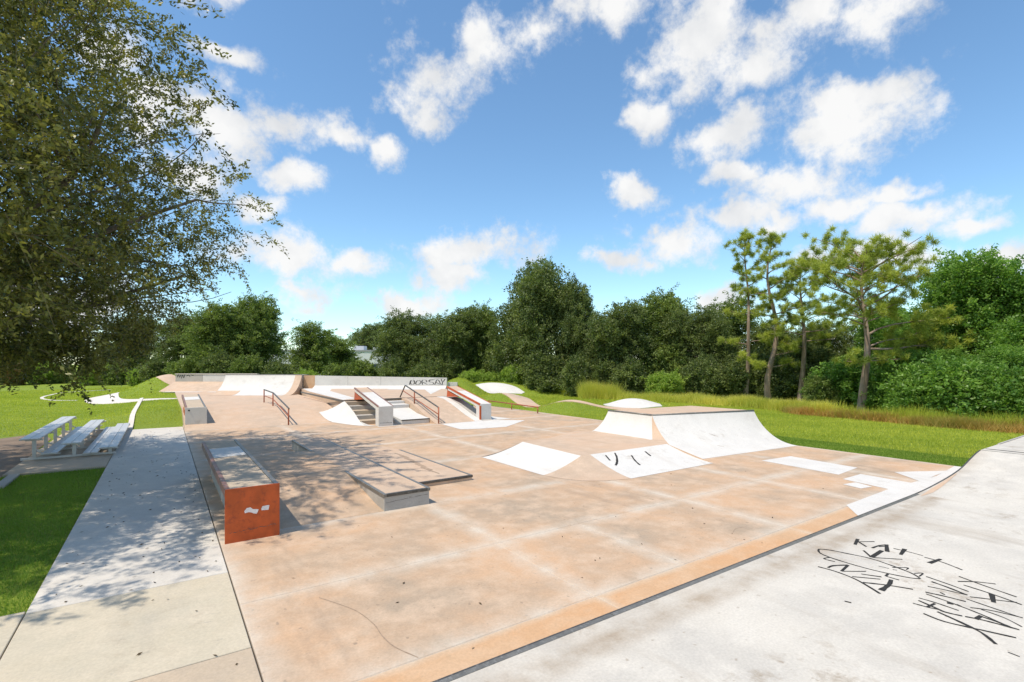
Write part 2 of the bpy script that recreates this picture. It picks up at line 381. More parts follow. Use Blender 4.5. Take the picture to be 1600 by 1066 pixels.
# ------------------------------------------------------------------ floor slabs
JG = .007
def slab(name, u0, v0, u1, v1, mat, parent, z=0., th=.1, ring=.32):
    a0, b0, a1, b1 = u0+JG, v0+JG, u1-JG, v1-JG; r = min(ring, (a1-a0)*.4, (b1-b0)*.4); c = .006
    V = []; E = []
    def rect(d, zz, e):
        V.extend([(a0+d, b0+d, zz), (a1-d, b0+d, zz), (a1-d, b1-d, zz), (a0+d, b1-d, zz)]); E.extend([e]*4)
    rect(0, z-th, 1); rect(0, z-c, 1); rect(c, z, 1); rect(r*.4, z, .55); rect(r, z, 0)
    F = [(16, 17, 18, 19)]
    for k in range(4):
        for i in range(4):
            j = (i+1) % 4; F.append((4*k+i, 4*k+j, 4*k+4+j, 4*k+4+i))
    return mesh(name, V, F, mat, parent, attr=E)
floor_base = MB().box((.76, 3.6, -.2), (18.45, 30.2, -.007)).build('skatepark_floor', PALEJ); tag(floor_base, kind='structure')
ub = [.76, 4.45, 9.1, 12.2, 15.3, 18.45]
for (a, b) in zip(ub[:-1], ub[1:]): slab('concrete_slab', a, 3.6, b, 4.62, ORANGE, floor_base, ring=.12)
for (a, b) in zip([.76, 4.42, 6.18, 9.13, 12.2, 15.3], [4.42, 6.18, 9.13, 12.2, 15.3, 18.45]): slab('concrete_slab', a, 4.62, b, 6.88, PEACH, floor_base)
for (a, b) in zip([.76, 4.5, 9.1, 12.2, 15.3], [4.5, 9.1, 12.2, 15.3, 18.45]): slab('concrete_slab', a, 6.88, b, 9.56, PEACH, floor_base)
for v0, v1 in ((9.56, 13.6), (13.6, 17.7), (17.7, 21.9), (21.9, 25.72)):
    for (a, b) in zip([.76, 4.55, 9.1, 13.7], [4.55, 9.1, 13.7, 18.45]): slab('concrete_slab', a, v0, b, v1, PEACH, floor_base)
slab('concrete_slab', 13.7, 25.72, 18.45, 30.2, PEACH, floor_base)
def patch(name, pts, mat, parent, z=.004):
    return mesh(name, [(x, y, z) for x, y in pts], [tuple(range(len(pts)))], mat, parent)
for pts in ([(14.49, 6.05), (15.9, 6.16), (16.15, 8.11), (14.7, 8.23)], [(14.02, 5.76), (15.05, 5.76), (14.95, 4.62), (13.75, 4.62)], [(13.3, 5.08), (13.72, 5.01), (13.9, 5.42), (13.42, 5.51)],
            [(10.4, 3.86), (18.4, 3.86), (18.4, 4.7), (16.4, 4.55), (13.84, 4.7), (11.5, 4.66)], [(15.3, 4.56), (17.4, 4.6), (16.68, 5.02), (16.05, 5.35)], [(10.94, 21.85), (10.75, 19.6), (11.6, 19.3), (12.9, 19.2), (15.2, 20.9), (13.9, 21.95)],
            [(8.1, 22.62), (8.9, 22.55), (8.9, 22.4), (8.1, 22.45)]):
    _k = globals().get('_k', 0)+1; patch('painted_patch', pts, PAINT, floor_base, .003+.0008*_k)
skid = MB()
skid.ribbon(smooth([(1.59,6.52),(1.74,6.22),(1.87,5.9),(1.93,5.51),(1.92,5.24),(1.95,4.95),(2.07,4.64)]), .012, lambda u, v: .003)
for k in range(8):
    u, v, a, l = random.uniform(1.5, 12), random.uniform(4.7, 20), random.uniform(0, 6.3), random.uniform(.3, 1.3)
    skid.ribbon(smooth([(u, v), (u+l*.5*math.cos(a), v+l*.5*math.sin(a)), (u+l*math.cos(a+.3), v+l*math.sin(a+.3))]), .008, lambda u, v: .003)
skid.build('skid_marks', SKID, floor_base)

walk = MB().box((-1.32, 3.0, -.2), (.75, 27.75, -.025)).build('sidewalk', JOINT); tag(walk, kind='structure')
for v0, v1, m in ((8.04, 13.9, WALK), (13.9, 19.65, WALK), (19.65, 27.75, WALK), (5.78, 8.04, CREAM), (3.0, 5.78, TAN)):
    slab('concrete_slab', -1.32, v0, .75, v1, m, walk, th=.12)
for u0, v0, u1, v1 in ((-3.3, 3.0, -1.32, 8.12), (-5.3, 3.0, -3.3, 8.12)):
    slab('concrete_slab', u0, v0, u1, v1, CREAM, walk, th=.12)
pad = MB().box((-3.45, 18.35, -.12), (-1.33, 28.9, -.022)).build('concrete_pad', JOINT); tag(pad, kind='structure')
for a, b in ((18.35, 21.6), (21.6, 25.2), (25.2, 28.9)): slab('concrete_slab', -3.45, a, -1.33, b, TAN, pad, z=-.004)
litter = mesh('leaf_litter', [(u, v, gz(u, v)+.012+.02*random.random()) for u, v in [(-3.46,18.6),(-3.5,22),(-3.6,26.5),(-4.2,28.8),(-5.4,27.5),(-5.9,24),(-6.3,20.5),(-6.0,17.2),(-4.6,16.6),(-3.4,16.7)]], [tuple(range(10))], MULCH)
tag(litter, kind='structure')

# upper level on the left: bank and floor
bank = MB().prism_u([(25.72, -.05), (25.72, .002), (27.2, .235), (28.7, .52), (29.4, .61), (29.8, .62), (29.8, -.05)], .78, 7.64)
o = bank.build('concrete_bank', PEACH2, None); tag(o, 'wide peach concrete bank rising from the lower floor under the left handrail', 'bank')
upf = MB().poly([(.78, 29.8), (8.05, 29.8), (8.2, 41.2), (6.9, 48.3), (1.6, 51.9), (.78, 51.2)], -.05, .62).build('upper_floor', PEACH2); tag(upf, kind='structure')
# pale painted shapes on it
patch('painted_patch', [C(-27.9, 40.2), C(-24.9, 40.2), C(-24.9, 40.9), C(-27.9, 40.9)], PAINT, upf, .624)
patch('painted_patch', [C(-24.3, 40.2), C(-21.9, 40.2), C(-21.9, 40.9), C(-24.3, 40.9)], PAINT, upf, .624)

# upper platform with stairs in front
plat = MB().poly([(7.64, 26.35), (13.95, 26.35), (17.6, 34.3), (8.6, 40.9), (8.1, 36)], -.05, 1.).build('upper_platform', PEACH2); tag(plat, kind='structure')
MB().box((7.62, 26.31, .93), (13.97, 26.349, 1.012)).build('steel_nosing', STEEL, plat)
patch('painted_patch', [(7.7, 26.7), (8.6, 27.4), (9.5, 36), (10.5, 39.2), (8.7, 40.6), (8.15, 36)], PAINT, plat, 1.005)
patch('painted_patch', [(13.6, 28.6), (16.4, 33.0), (17.2, 34.2), (14.0, 36.4), (13.4, 35.6), (15.6, 33.8)], PAINT, plat, 1.005)
MB().prism_u([(26.4, .90), (36, .93), (36, 1.012), (26.4, 1.012)], 7.60, 7.635).build('steel_edge', STEEL, plat)
st = thing('staircase', 'narrow concrete steps running under the left sloped ledge', 'stairs', loc=(8.5, 24, 0))
vs = [23.72, 24.3, 24.86, 25.42, 25.96, 26.3]
for k in range(5):
    MB().box((7.66, vs[k], -.02), (9.3, vs[k+1]-.002, .19*(k+1))).build('step', GREYC if k % 2 else TAN, st, bevel=.012)
ch = MB(); foot = smooth([(6.75, 27.7), (6.75, 26.2), (7.1, 24.5), (7.45, 23.5), (7.9, 22.95), (8.16, 22.8)], 3)
topl = [(7.655, 26.3, .97), (7.655, 25.9, .88), (7.655, 25.3, .72), (7.655, 24.6, .5), (7.655, 23.9, .2), (7.7, 23.3, .06)]
def tl(s):
    x = s*(len(topl)-1); i = min(int(x), len(topl)-2); return lerp(topl[i], topl[i+1], x-i)
def ft(s):
    x = s*(len(foot)-1); i = min(int(x), len(foot)-2); p = lerp(foot[i], foot[i+1], x-i); b = max(0., min(.62, (p[1]-25.72)/3.7*.62)); return (p[0], p[1], b+.012)
def chf(s, t):
    a, b = ft(s), tl(s); x = lerp(a, b, t); return (x[0], x[1], a[2]+(b[2]-a[2])*t**1.5)
ch.grid(chf, 18, 6)
o = ch.build('curved_cheek', PAINT, st, smooth=True)
o['label'] = 'curved white painted flare beside the steps'
pd = MB().prism_u([(22.75, -.02), (22.75, .22), (24.2, .36), (25.2, .56), (25.2, .74), (25.8, .75), (25.8, .88), (26.3, .88), (26.3, -.02)], 9.32, 10.74)
o = pd.build('manual_pad', PAINT, None, bevel=.01); tag(o, 'white stepped block between the left sloped ledge and the middle handrail', 'ledge')
MB().box((9.3, 22.725, .17), (10.76, 22.748, .226)).build('steel_edge', STEEL, o)
o = MB().prism_u([(22.0, -.02), (22.0, .004), (23.0, .24), (24.6, .72), (25.5, .93), (26.3, .996), (26.3, -.02)], 10.76, 12.88).build('concrete_bank', PEACH2); tag(o, 'peach bank between the middle handrail and the right sloped ledge', 'bank')
for a, b, m in ((12.885, 13.28, PAINT), (13.285, 13.94, GREYC)):
    MB().prism_u([(21.95, -.02), (21.95, .012), (23.0, .25), (24.6, .73), (25.5, .94), (26.3, 1.004), (26.3, -.02)], a, b).build('edge_strip', m, o)
fl = MB().grid(lambda s, t: (13.945+1.1*t*(1-.55*s), 21.9+4.3*s, max(.008, ([0, .25, .62, .9, 1.][min(4, int(s*4))]*(1-t)**1.7))), 12, 6).build('curved_cheek', PAINT, o, smooth=True)

def hubba(u0, u1, v0, z0, v1, z1, label, red):
    h = thing('sloped_ledge', label, 'ledge', loc=((u0+u1)/2, v0, 0))
    MB().prism_u([(v0, -.01), (v0+.42, -.01), (v0+.42, z0-.14), (v1-.1, z1-.22), (v1, z1), (v0, z0)], u0, u1).build('ledge_body', PAINT, h, bevel=.012)
    s = (z1-z0)/(v1-v0)
    MB().prism_u([(v1-.35, z1-.33), (v1-1.35, z1-.52), (v1+.12, 1.0), (v1+.02, z1-.16)], u0+.03, u1-.03).build('steel_gusset', RED, h)
    zz = lambda v: z0+(v-v0)*s
    MB().add([(u0+.06, v1-1.0, zz(v1-1.0)+.004), (u1-.06, v1-1.0, zz(v1-1.0)+.004), (u1-.06, v1-.03, zz(v1-.03)+.004), (u0+.06, v1-.03, zz(v1-.03)+.004)], [(0, 1, 2, 3)]).build('bare_patch', PEACH2, h)
    w = .085 if red else .045
    for ua, ub_ in ((u0-.012, u0+.05), (u1-.05, u1+.012)):
        MB().prism_u([(v0+.02, z0-w), (v0+.02, z0+.012), (v1+.015, z1+.012), (v1+.015, z1-w)], ua, ub_).build('steel_edge', RED if red else MAROON, h)
    if red: MB().box((u0-.03, v0-.02, -.01), (u0+.05, v0+.05, z0-.1)).build('steel_post', RED, h)
    return h
hb = hubba(8.17, 8.88, 22.7, .91, 26.3, 1.64, 'white sloped ledge over the steps, left of the middle handrail', False)
hubba(13.26, 13.92, 22.1, .84, 25.75, 1.6, 'white sloped ledge with red steel edge, right of the middle handrail', True)
mk = MB(); zz = .13
for k in range(9): mk.add([(8.24+k*.065, 22.697, zz), (8.29+k*.065, 22.697, zz+.004), (8.29+k*.065, 22.697, zz+.03), (8.25+k*.065, 22.697, zz+.022)], [(0, 1, 2, 3)])
mk.build('faint_lettering', STEEL, hb)

def rail(label, u, posts, top, low, r=.033, loc=None):
    h = thing('handrail', label, 'handrail', loc=(u, posts[0][0], 0))
    for v, a, b in posts: MB().tube([(u, v, a-.03), (u, v, b)], r, 10).build('post', RAILM, h, smooth=True)
    MB().tube([(u, v, z) for v, z in top], r*1.08, 10).build('top_rail', STEEL, h, smooth=True)
    if low: MB().tube([(u, v, z) for v, z in low], r*.75, 8).build('lower_rail', RAILM, h, smooth=True)
    return h
rail('kinked rust-red handrail standing alone on the left bank', 4.86, [(25.6, 0, .78), (29.7, .6, 1.3), (32.6, .62, 1.36)],
     [(25.5, .77), (25.62, .8), (29.6, 1.32), (32.62, 1.37)], [(25.6, .42), (29.6, .98), (32.6, 1.02)])
rail('steep rust-red handrail on the stepped block between the two sloped ledges', 10.9, [(22.05, 0, .8), (24.9, .8, 1.42)],
     [(22.05, .72), (22.12, .8), (26.05, 1.69), (26.15, 1.68), (26.85, 1.02)], [(22.05, .45), (26.45, 1.4)])
fr = thing('handrail', 'long low flat rail at the edge of the turf, right of the sloped ledges', 'handrail', loc=(18.1, 26, 0))
for a in ((18.25, 29.3), (18.08, 26.3), (17.92, 23.4)): MB().tube([(*a, -.03), (*a, .36)], .032, 10).build('post', RAILM, fr, smooth=True)
MB().tube([(18.25, 29.35, .36), (17.92, 23.35, .36)], .036, 10).build('top_rail', RAILM, fr, smooth=True)

# ------------------------------------------------------------------ grind box with orange end plate
def grind_box(label, u0, u1, v0, v1, z0, z1, plate, zb0=0, zb1=0):
    g = thing('grind_box', label, 'grind box', loc=((u0+u1)/2, v0, 0)); s = (z1-z0)/(v1-v0); z = lambda v: z0+(v-v0)*s
    MB().prism_u([(v0+.03, -.02), (v0+.03, z0-.16), (v1-.03, z1-.16), (v1-.03, -.02)], u0+.2, u1-.02).build('concrete_body', GREYC, g, bevel=.01)
    MB().prism_u([(v0+.03, z0-.155), (v0+.03, z0-.012), (v1-.03, z1-.012), (v1-.03, z1-.155)], u0+.075, u1-.075).build('top_slab', TAN, g)
    for ua, ub_, m in ((u0, u0+.07, MAROON), (u1-.07, u1, GRIND)):
        MB().prism_u([(v0+.03, z0-.15), (v0+.03, z0), (v1, z1), (v1, z1-.15)], ua, ub_).build('steel_edge', m, g, bevel=.006)
    a, b = v0+(v1-v0)*.55, v0+(v1-v0)*.78
    MB().add([(u0+.08, a, z(a)-.006), (u1-.08, a+.1, z(a+.1)-.006), (u1-.08, b+.1, z(b+.1)-.006), (u0+.08, b, z(b)-.006)], [(0, 1, 2, 3)]).build('painted_patch', PAINT, g)
    if plate:
        ep = MB().box((u0-.005, v0-.005, -.01), (u1+.005, v0+.025, z0+.004)).build('end_plate', RED, g, bevel=.004)
        MB().box((u0+.02, v0+.026, -.01), (u0+.195, v0+.05, z0-.16)).build('end_flange', PAINT, g)
        for v in (v0+1.7, v0+2.9, v0+4.3, v1-.25):
            MB().add([(u0+.02, v, z0-.15), (u0+.195, v, z0-.15), (u0+.195, v, .42), (u0+.02, v+.28, z0-.15), (u0+.195, v+.28, z0-.15), (u0+.195, v+.28, .42)],
                     [(0, 1, 2), (5, 4, 3), (0, 2, 5, 3), (1, 4, 5, 2), (0, 3, 4, 1)]).build('steel_bracket', RED, g)
        for c in ([(.30,.55),(.34,.60),(.40,.605),(.44,.565),(.50,.555),(.535,.545),(.52,.50),(.50,.47),(.45,.485),(.41,.51),(.37,.52),(.31,.51)],
                  [(.58,.56),(.60,.595),(.70,.60),(.715,.595),(.70,.51),(.58,.52)]):
            MB().add([(u0+x*(u1-u0)*1.13, v0-.0085, y*z0*1.02) for x, y in c], [tuple(range(len(c)))]).build('torn_sticker', STICK, ep)
        s_ = MB()
        for k in range(26):
            x = u0+.06+k*.027; w = random.uniform(.008, .03); y = .15+.02*random.random()+k*.0012
            s_.add([(x, v0-.0075, y), (x+w, v0-.0075, y+.004), (x+w, v0-.0075, y+.012), (x, v0-.0075, y+.009)], [(0, 1, 2, 3)])
        s_.build('scrape_marks', STEEL, ep)['kind'] = 'stuff'
    return g
grind_box('concrete grind box with rust-orange steel end plate beside the sidewalk', .82, 1.62, 9.3, 15.3, .87, .87, True)
sb = grind_box('small grey grind box at the far end of the sidewalk', .82, 1.62, 26.8, 32.6, .92, 1.22, False)
MB().box((.80, 26.78, -.02), (1.64, 26.828, .925)).build('end_face', WHITE, sb, bevel=.008)
MB().tube([(.95, 26.777, .80), (.95, 26.75, .80)], .035, 12).build('pipe_end', INK, sb)
MB().box((.80, 27.2, .55), (.818, 29.2, .80)).build('steel_bracket', RED, sb)

# ------------------------------------------------------------------ long ledge, side pad, and the bank that meets it
lg = thing('long_ledge', 'long low concrete ledge with dark steel coping in the middle of the floor', 'ledge', loc=(4.05, 9.6, 0))
MB().box((3.57, 9.6, -.02), (4.53, 18.2, .325)).build('ledge_body', GREYC, lg, bevel=.006)
MB().box((3.62, 9.65, .3255), (4.48, 18.15, .333)).build('top_slab', PEACH2, lg)
for a, b, m in (((3.55, 9.58, .275), (3.615, 18.2, .337), GRIND), ((4.485, 9.58, .275), (4.55, 18.2, .337), GRIND), ((3.617, 9.58, .275), (4.483, 9.645, .337), STEEL)):
    MB().box(a, b).build('steel_coping', m, lg, bevel=.006)
cr = [(3.6+k*.06, .158+.003*k+random.uniform(-.004, .004)) for k in range(16)]
MB().add([(x, 9.5985, z) for x, z in cr] + [(x, 9.5985, z+random.uniform(.002, .009)) for x, z in cr], [(i, i+1, i+17, i+16) for i in range(15)]).build('crack_line', STEEL, lg)
o = MB().prism_u([(9.62, -.02), (9.62, .004), (10.1, .04), (11.2, .21), (11.8, .305), (12.25, .341), (15.5, .341), (15.9, .30), (17.4, .02), (17.5, -.02)], 1.66, 3.622).build('concrete_bank', PEACH); tag(o, 'mellow peach hump between the orange-ended grind box and the long ledge', 'bank')
pdm = thing('manual_pad', 'very low wide pad with steel coping, right of the long ledge', 'pad', loc=(5.4, 11, 0))
MB().prism_u([(10.96, -.02), (10.96, .118), (15.6, .10), (17.2, .006), (17.2, -.02)], 4.552, 6.33).build('pad_body', PEACH2, pdm)
MB().box((4.56, 10.94, .07), (6.35, 11.0, .128)).build('steel_coping', STEEL, pdm, bevel=.005)
MB().prism_u([(11.0, .06), (11.0, .127), (15.6, .108), (15.6, .05)], 6.285, 6.35).build('steel_coping', GRIND, pdm, bevel=.005)
gr = MB()
for k in range(6):
    u, v = 5.75+.05*k, 11.6+.5*k; gr.ribbon([(u, v), (u-.05, v+1.0)], .05, lambda u, v: .1215-(v-11)*.0042)
gr.build('rust_streaks', SKID, pdm)

# ------------------------------------------------------------------ hip bank
hp = thing('hip_bank', 'low hip with two white painted faces in front of the quarter pipe', 'bank', loc=(10.5, 11, 0)); ZH = .35
def prof(t): return t**1.55
MB().grid(lambda s, t: lerp((8.1+.02*t, 10.35+3.06*s, .006), (9.5+.15*s, 10.45+2.95*s, ZH), t)[:2] + (.006+(ZH-.006)*prof(t),), 10, 10).build('painted_face', PAINT, hp, smooth=True)
hface = MB().grid(lambda s, t: lerp((9.7+3.45*s, 8.8, .006), (9.85+3.3*s, 10.45, ZH), t)[:2] + (.006+(ZH-.006)*prof(t),), 10, 10).build('painted_face', PAINT, hp, smooth=True)
def corner(s, t):
    a = lerp((8.1, 10.35), (9.7, 8.8), s); k = .42*math.sin(s*math.pi); a = (a[0]-k*.72, a[1]-k*.72); b = lerp((9.5, 10.45), (9.85, 10.45), s)
    x = lerp(a, b, t); return (*x, .005+(ZH-.005)*prof(t))
MB().grid(corner, 14, 10).build('rounded_corner', PEACH2, hp, smooth=True)
MB().add([(13.15, 8.8, .004), (13.15, 10.45, ZH), (13.15, 10.45, 0)], [(0, 1, 2)]).build('end_face', PEACH2, hp)
MB().add([(9.5, 10.45, ZH), (9.85, 10.45, ZH), (13.2, 10.45, ZH), (14.6, 11.9, ZH), (14.6, 14.2, ZH), (9.65, 13.4, ZH)], [(0, 1, 2, 3, 4, 5)]).build('flat_top', PEACH2, hp)
MB().grid(lambda s, t: lerp(lerp((8.12, 13.5), (14.6, 16.4), s), lerp((9.65, 13.4), (14.6, 14.2), s), t) + (.005+(ZH-.005)*prof(t),), 10, 8).build('back_slope', PEACH2, hp, smooth=True)
hz = lambda u, v: .006+(ZH-.006)*prof(max(0, min(1, (v-8.8)/1.65)))+.006
for s in ([(10.3,10.3),(10.17,10.0)], [(10.72,10.35),(10.56,10.12),(10.3,9.86),(10.08,9.7)], [(11.14,10.1),(10.95,9.8),(10.82,9.5)], [(11.84,10.2),(11.74,9.9)]):
    MB().ribbon(smooth(s, 4), .055, hz).build('spray_stroke', INK, hface)

# ------------------------------------------------------------------ central quarter pipe
qp = thing('quarter_pipe', 'white quarter pipe box with peach deck in front of the tall grass', 'quarter pipe', loc=(16, 11, 0))
def qz(t, a=R(62)): return (math.sin(a*t)/math.sin(a), (1-math.cos(a*t))/(1-math.cos(a)))
FB0, FB1, FT0, FT1 = (13.05, 9.42, .004), (18.42, 9.0, .004), (14.05, 11.8, 1.1), (18.3, 10.55, 1.13)
def front(s, t):
    h, z = qz(t); a, b = lerp(FB0, FB1, s), lerp(FT0, FT1, s); return (a[0]+(b[0]-a[0])*h, a[1]+(b[1]-a[1])*h, a[2]+(b[2]-a[2])*z)
qf = MB().grid(front, 16, 18).build('front_transition', WHITE, qp, smooth=True)
LB0, LB1, LT1 = (13.42, 11.25, ZH+.004), (13.0, 14.2, ZH-.1), (14.05, 13.9, 1.1)
def left(s, t):
    h, z = qz(t); a, b = lerp(LB0, LB1, s), lerp(FT0, LT1, s); return (a[0]+(b[0]-a[0])*h, a[1]+(b[1]-a[1])*h, a[2]+(b[2]-a[2])*z)
MB().grid(left, 8, 14).build('side_transition', WHITE, qp, smooth=True)
def hipc(s, t): return lerp(left(0, t), front(0, t), s)
MB().grid(hipc, 3, 14).build('hip_corner', PEACH2, qp, smooth=True)
MB().add([FT0, FT1, (18.3, 13.3, 1.12), (14.05, 13.9, 1.1)], [(0, 1, 2, 3)]).build('deck', PEACH2, qp)
side = [front(1, i/10) for i in range(11)]
MB().add(side + [(18.3, 13.3, 1.12), (18.3, 13.3, -.05), (18.4, 9.0, -.05)], [tuple(range(14))]).build('side_wall', PEACH2, qp)
MB().add([(14.05, 13.9, 1.1), (18.3, 13.3, 1.12), (18.3, 13.3, -.05), (14.05, 13.9, -.05)], [(0, 1, 2, 3)]).build('back_wall', PEACH2, qp)
MB().add([left(1, i/10) for i in range(11)] + [(14.05, 13.9, 0), (13.0, 14.2, 0)], [tuple(range(13))]).build('side_wall', PEACH2, qp)
MB().tube([FT0, FT1], .03, 8).build('steel_coping', GRIND, qp, smooth=True)
MB().tube([FT0, LT1], .03, 8).build('steel_coping', GRIND, qp, smooth=True)
for s0, t0, w in ((.42, .62, .03), (.44, .60, .025), (.30, .55, .02), (.38, .35, .03), (.55, .7, .02), (.36, .7, .02)):
    p = [front(s0+k*.012, t0-k*.02) for k in range(4)]
    MB().add([(x, y-.004, z+.004) for x, y, z in p] + [(x, y-.004-w*.5, z+.004-w*.3) for x, y, z in p], [(i, i+1, i+5, i+4) for i in range(3)]).build('scuff_mark', SKID, qf)

# ------------------------------------------------------------------ near white platform with steel coping, and the ramp at its end
pf = thing('white_platform', 'worn white raised platform with steel edge and black spray writing in the foreground', 'platform', loc=(6, 2, 0)); ZP = .25
PV = 3.84
E_ = []; V_ = []
us = list(np.linspace(.76, 12.62, 40)); vv = [-4.5, -2, 0, 2, 3.0, 3.25, 3.4, 3.52, 3.64, PV-.07]; ve = [0, 0, 0, 0, 0, .15, .85, 1., .45, .4]
ptop = mesh('platform_top', [(u, v, ZP) for u in us for v in vv], [(i*10+j, (i+1)*10+j, (i+1)*10+j+1, i*10+j+1) for i in range(39) for j in range(9)], WORN, pf,
     attr=[e for u in us for e in ve])
MB().add([(.76, PV-.072, -.02), (12.62, PV-.072, -.02), (12.62, PV-.072, ZP-.004), (.76, PV-.072, ZP-.004), (.76, -4.5, -.02), (.76, -4.5, ZP-.004)],
         [(1, 0, 3, 2), (0, 4, 5, 3)]).build('platform_side', GREYC, pf)
seg = [.76, 3.9, 7.0, 10.1, 12.62]
for a, b in zip(seg[:-1], seg[1:]):
    MB().box((a+.004, PV-.068, ZP-.09), (b-.004, PV-.01, ZP+.004)).build('steel_coping', GRIND, pf, bevel=.004)
    MB().box((a+.004, PV-.008, ZP-.09), (b-.004, PV+.016, ZP-.001)).build('steel_lip', STEEL, pf)
GRAF = [(4,[[8.63,3.34],[8.33,3.26]]),
(2,[[8.48,3.3],[8.71,3.15]]),
(2.5,[[8.54,3.32],[8.37,3.13]]),
(2.5,[[8.38,3.06],[8.59,3.04],[8.72,2.98]]),
(4,[[8.71,3.0],[8.39,2.88]]),
(2,[[8.52,3.03],[8.64,2.97]]),
(4,[[8.72,2.78],[8.41,2.73]]),
(1.8,[[8.61,2.88],[8.63,2.74],[8.62,2.54]]),
(1.8,[[8.57,2.51],[8.55,2.31],[8.44,2.08]]),
(4,[[8.67,2.36],[8.37,2.4]]),
(2.5,[[8.17,3.09],[7.97,2.92]]),
(4,[[7.97,2.92],[8.38,2.94]]),
(2,[[7.97,2.91],[8.09,2.79],[8.23,2.65]]),
(2.2,[[7.68,2.29],[7.78,2.41],[7.86,2.64],[7.91,2.91],[7.85,3.16],[7.8,3.34],[7.72,3.46],[7.64,3.45],[7.55,3.38],[7.5,3.24],[7.48,3.01],[7.49,2.76],[7.54,2.53],[7.61,2.35],[7.68,2.29]]),
(2,[[7.5,3.24],[7.38,3.26],[7.39,3.13]]),
(2.5,[[7.1,3.09],[7.23,3.08],[7.41,2.98]]),
(3,[[7.41,2.98],[7.12,2.94]]),
(2.2,[[7.12,2.94],[7.37,2.76]]),
(2.2,[[7.23,2.76],[7.34,2.58]]),
(2.2,[[7.05,2.79],[7.25,2.56]]),
(1.8,[[7.41,2.56],[7.41,2.42]]),
(2,[[7.41,2.56],[7.51,2.57]]),
(4.5,[[7.34,2.48],[7.16,2.44],[6.9,2.43]]),
(2.5,[[6.97,2.64],[7.12,2.45],[7.24,2.23]]),
(2.5,[[7.03,3.18],[7.05,2.98],[7.0,2.74],[6.88,2.53],[6.79,2.4]]),
(1.4,[[7.79,2.62],[7.88,2.56],[7.95,2.5],[7.86,2.49]]),
(1.4,[[7.8,2.39],[7.9,2.33],[7.74,2.32]]),
(1.2,[[7.7,2.74],[7.72,2.63]]),
(1.2,[[7.72,2.59],[7.74,2.55]]),
(1.8,[[8.15,2.04],[8.07,1.82],[7.97,1.49]]),
(1.8,[[7.95,2.0],[8.12,1.87],[8.23,1.72]]),
(1.8,[[7.88,1.93],[7.84,1.67],[7.76,1.41]]),
(4.5,[[7.83,1.67],[7.58,1.6]]),
(1.8,[[7.54,1.79],[7.66,1.63],[7.79,1.45]]),
(1.8,[[7.81,2.27],[7.76,2.05],[7.7,1.84]]),
(2.4,[[7.68,2.18],[7.64,2.01],[7.57,1.82]]),
(1.6,[[7.48,2.16],[7.53,2.01],[7.57,1.83]]),
(2.2,[[7.27,2.12],[7.32,1.96],[7.35,1.78]]),
(2,[[7.4,2.02],[7.37,1.97]]),
(1.6,[[7.22,2.1],[7.18,1.86],[7.11,1.6],[7.01,1.36]]),
(3,[[7.14,1.89],[7.16,1.84]]),
(3,[[7.18,1.82],[7.16,1.78]]),
(1.6,[[7.03,2.11],[7.04,1.95],[7.02,1.76]]),
(2.2,[[6.95,2.09],[6.89,1.92],[6.86,1.83],[6.9,1.7]]),
(2,[[7.01,1.96],[6.83,1.98]]),
(1.6,[[6.82,2.1],[6.84,1.97],[6.88,1.87]]),
(3.5,[[7.07,1.59],[6.93,1.6]]),
(2.2,[[6.91,1.68],[6.96,1.57],[6.99,1.43],[7.01,1.29]]),
(2.4,[[7.05,1.59],[7.04,1.47],[7.01,1.36]]),
(2.2,[[6.63,1.95],[6.6,1.77],[6.68,1.54],[6.78,1.27]]),
(2.6,[[6.8,1.88],[6.72,1.67],[6.63,1.49],[6.47,1.35]]),
(1.3,[[7.44,1.8],[7.4,1.58],[7.36,1.33]]),
(1.3,[[7.21,1.71],[7.31,1.56],[7.37,1.33]]),
(1.2,[[7.25,1.63],[7.21,1.44],[7.11,1.29]]),
(1.5,[[6.38,1.25],[6.37,1.17]]),
(2,[[6.25,2.55],[6.27,2.49]])]
for i, (w, pts) in enumerate(GRAF): MB().ribbon(smooth(pts, 4) if len(pts) > 2 else pts, w/100*1.15, lambda u, v: ZP+.003+i*.00003).build('spray_stroke', INK, ptop)
rp = thing('quarter_pipe', 'worn white low ramp rising at the right end of the foreground platform', 'quarter pipe', loc=(16, 2, 0))
PR = [(12.62, .25), (13.2, .262), (14, .30), (14.8, .355), (15.5, .435), (16.1, .56), (16.6, .66), (17.0, .715)]
PRs = smooth(PR, 3)
def rz(u):
    for (a, za), (b, zb) in zip(PRs[:-1], PRs[1:]):
        if u <= b: return za+(zb-za)*(u-a)/(b-a)
    return .715
VB = [-4.5, -2, 0, 2, 3, 3.5, PV-.02]
n = len(VB)
mesh('transition', [(u, v, z) for u, z in PRs for v in VB], [(i*n+j, (i+1)*n+j, (i+1)*n+j+1, i*n+j+1) for i in range(len(PRs)-1) for j in range(n-1)], WORN, rp, smooth=True, attr=[(.6 if v > 3.6 else 0.) for u, z in PRs for v in VB])
MB().add([(u, PV-.022, z-.003) for u, z in PRs] + [(17.0, PV-.022, -.02), (12.62, PV-.022, -.02)], [tuple(range(len(PRs)+2))]).build('side_wall', PEACH2, rp)
MB().add([(u, v, z+dz) for u, z in PRs for v, dz in ((PV-.018, .003), (PV+.012, .003), (PV+.012, -.05))], [(3*i+j, 3*i+3+j, 3*i+4+j, 3*i+1+j) for i in range(len(PRs)-1) for j in range(2)]).build('steel_edge', STEEL, rp)
wp = [(12.5, 3.70, 3.72), (13.0, 3.66, 3.76), (13.6, 3.69, 3.79), (14.3, 3.74, 3.805), (15.0, 3.79, 3.81)]
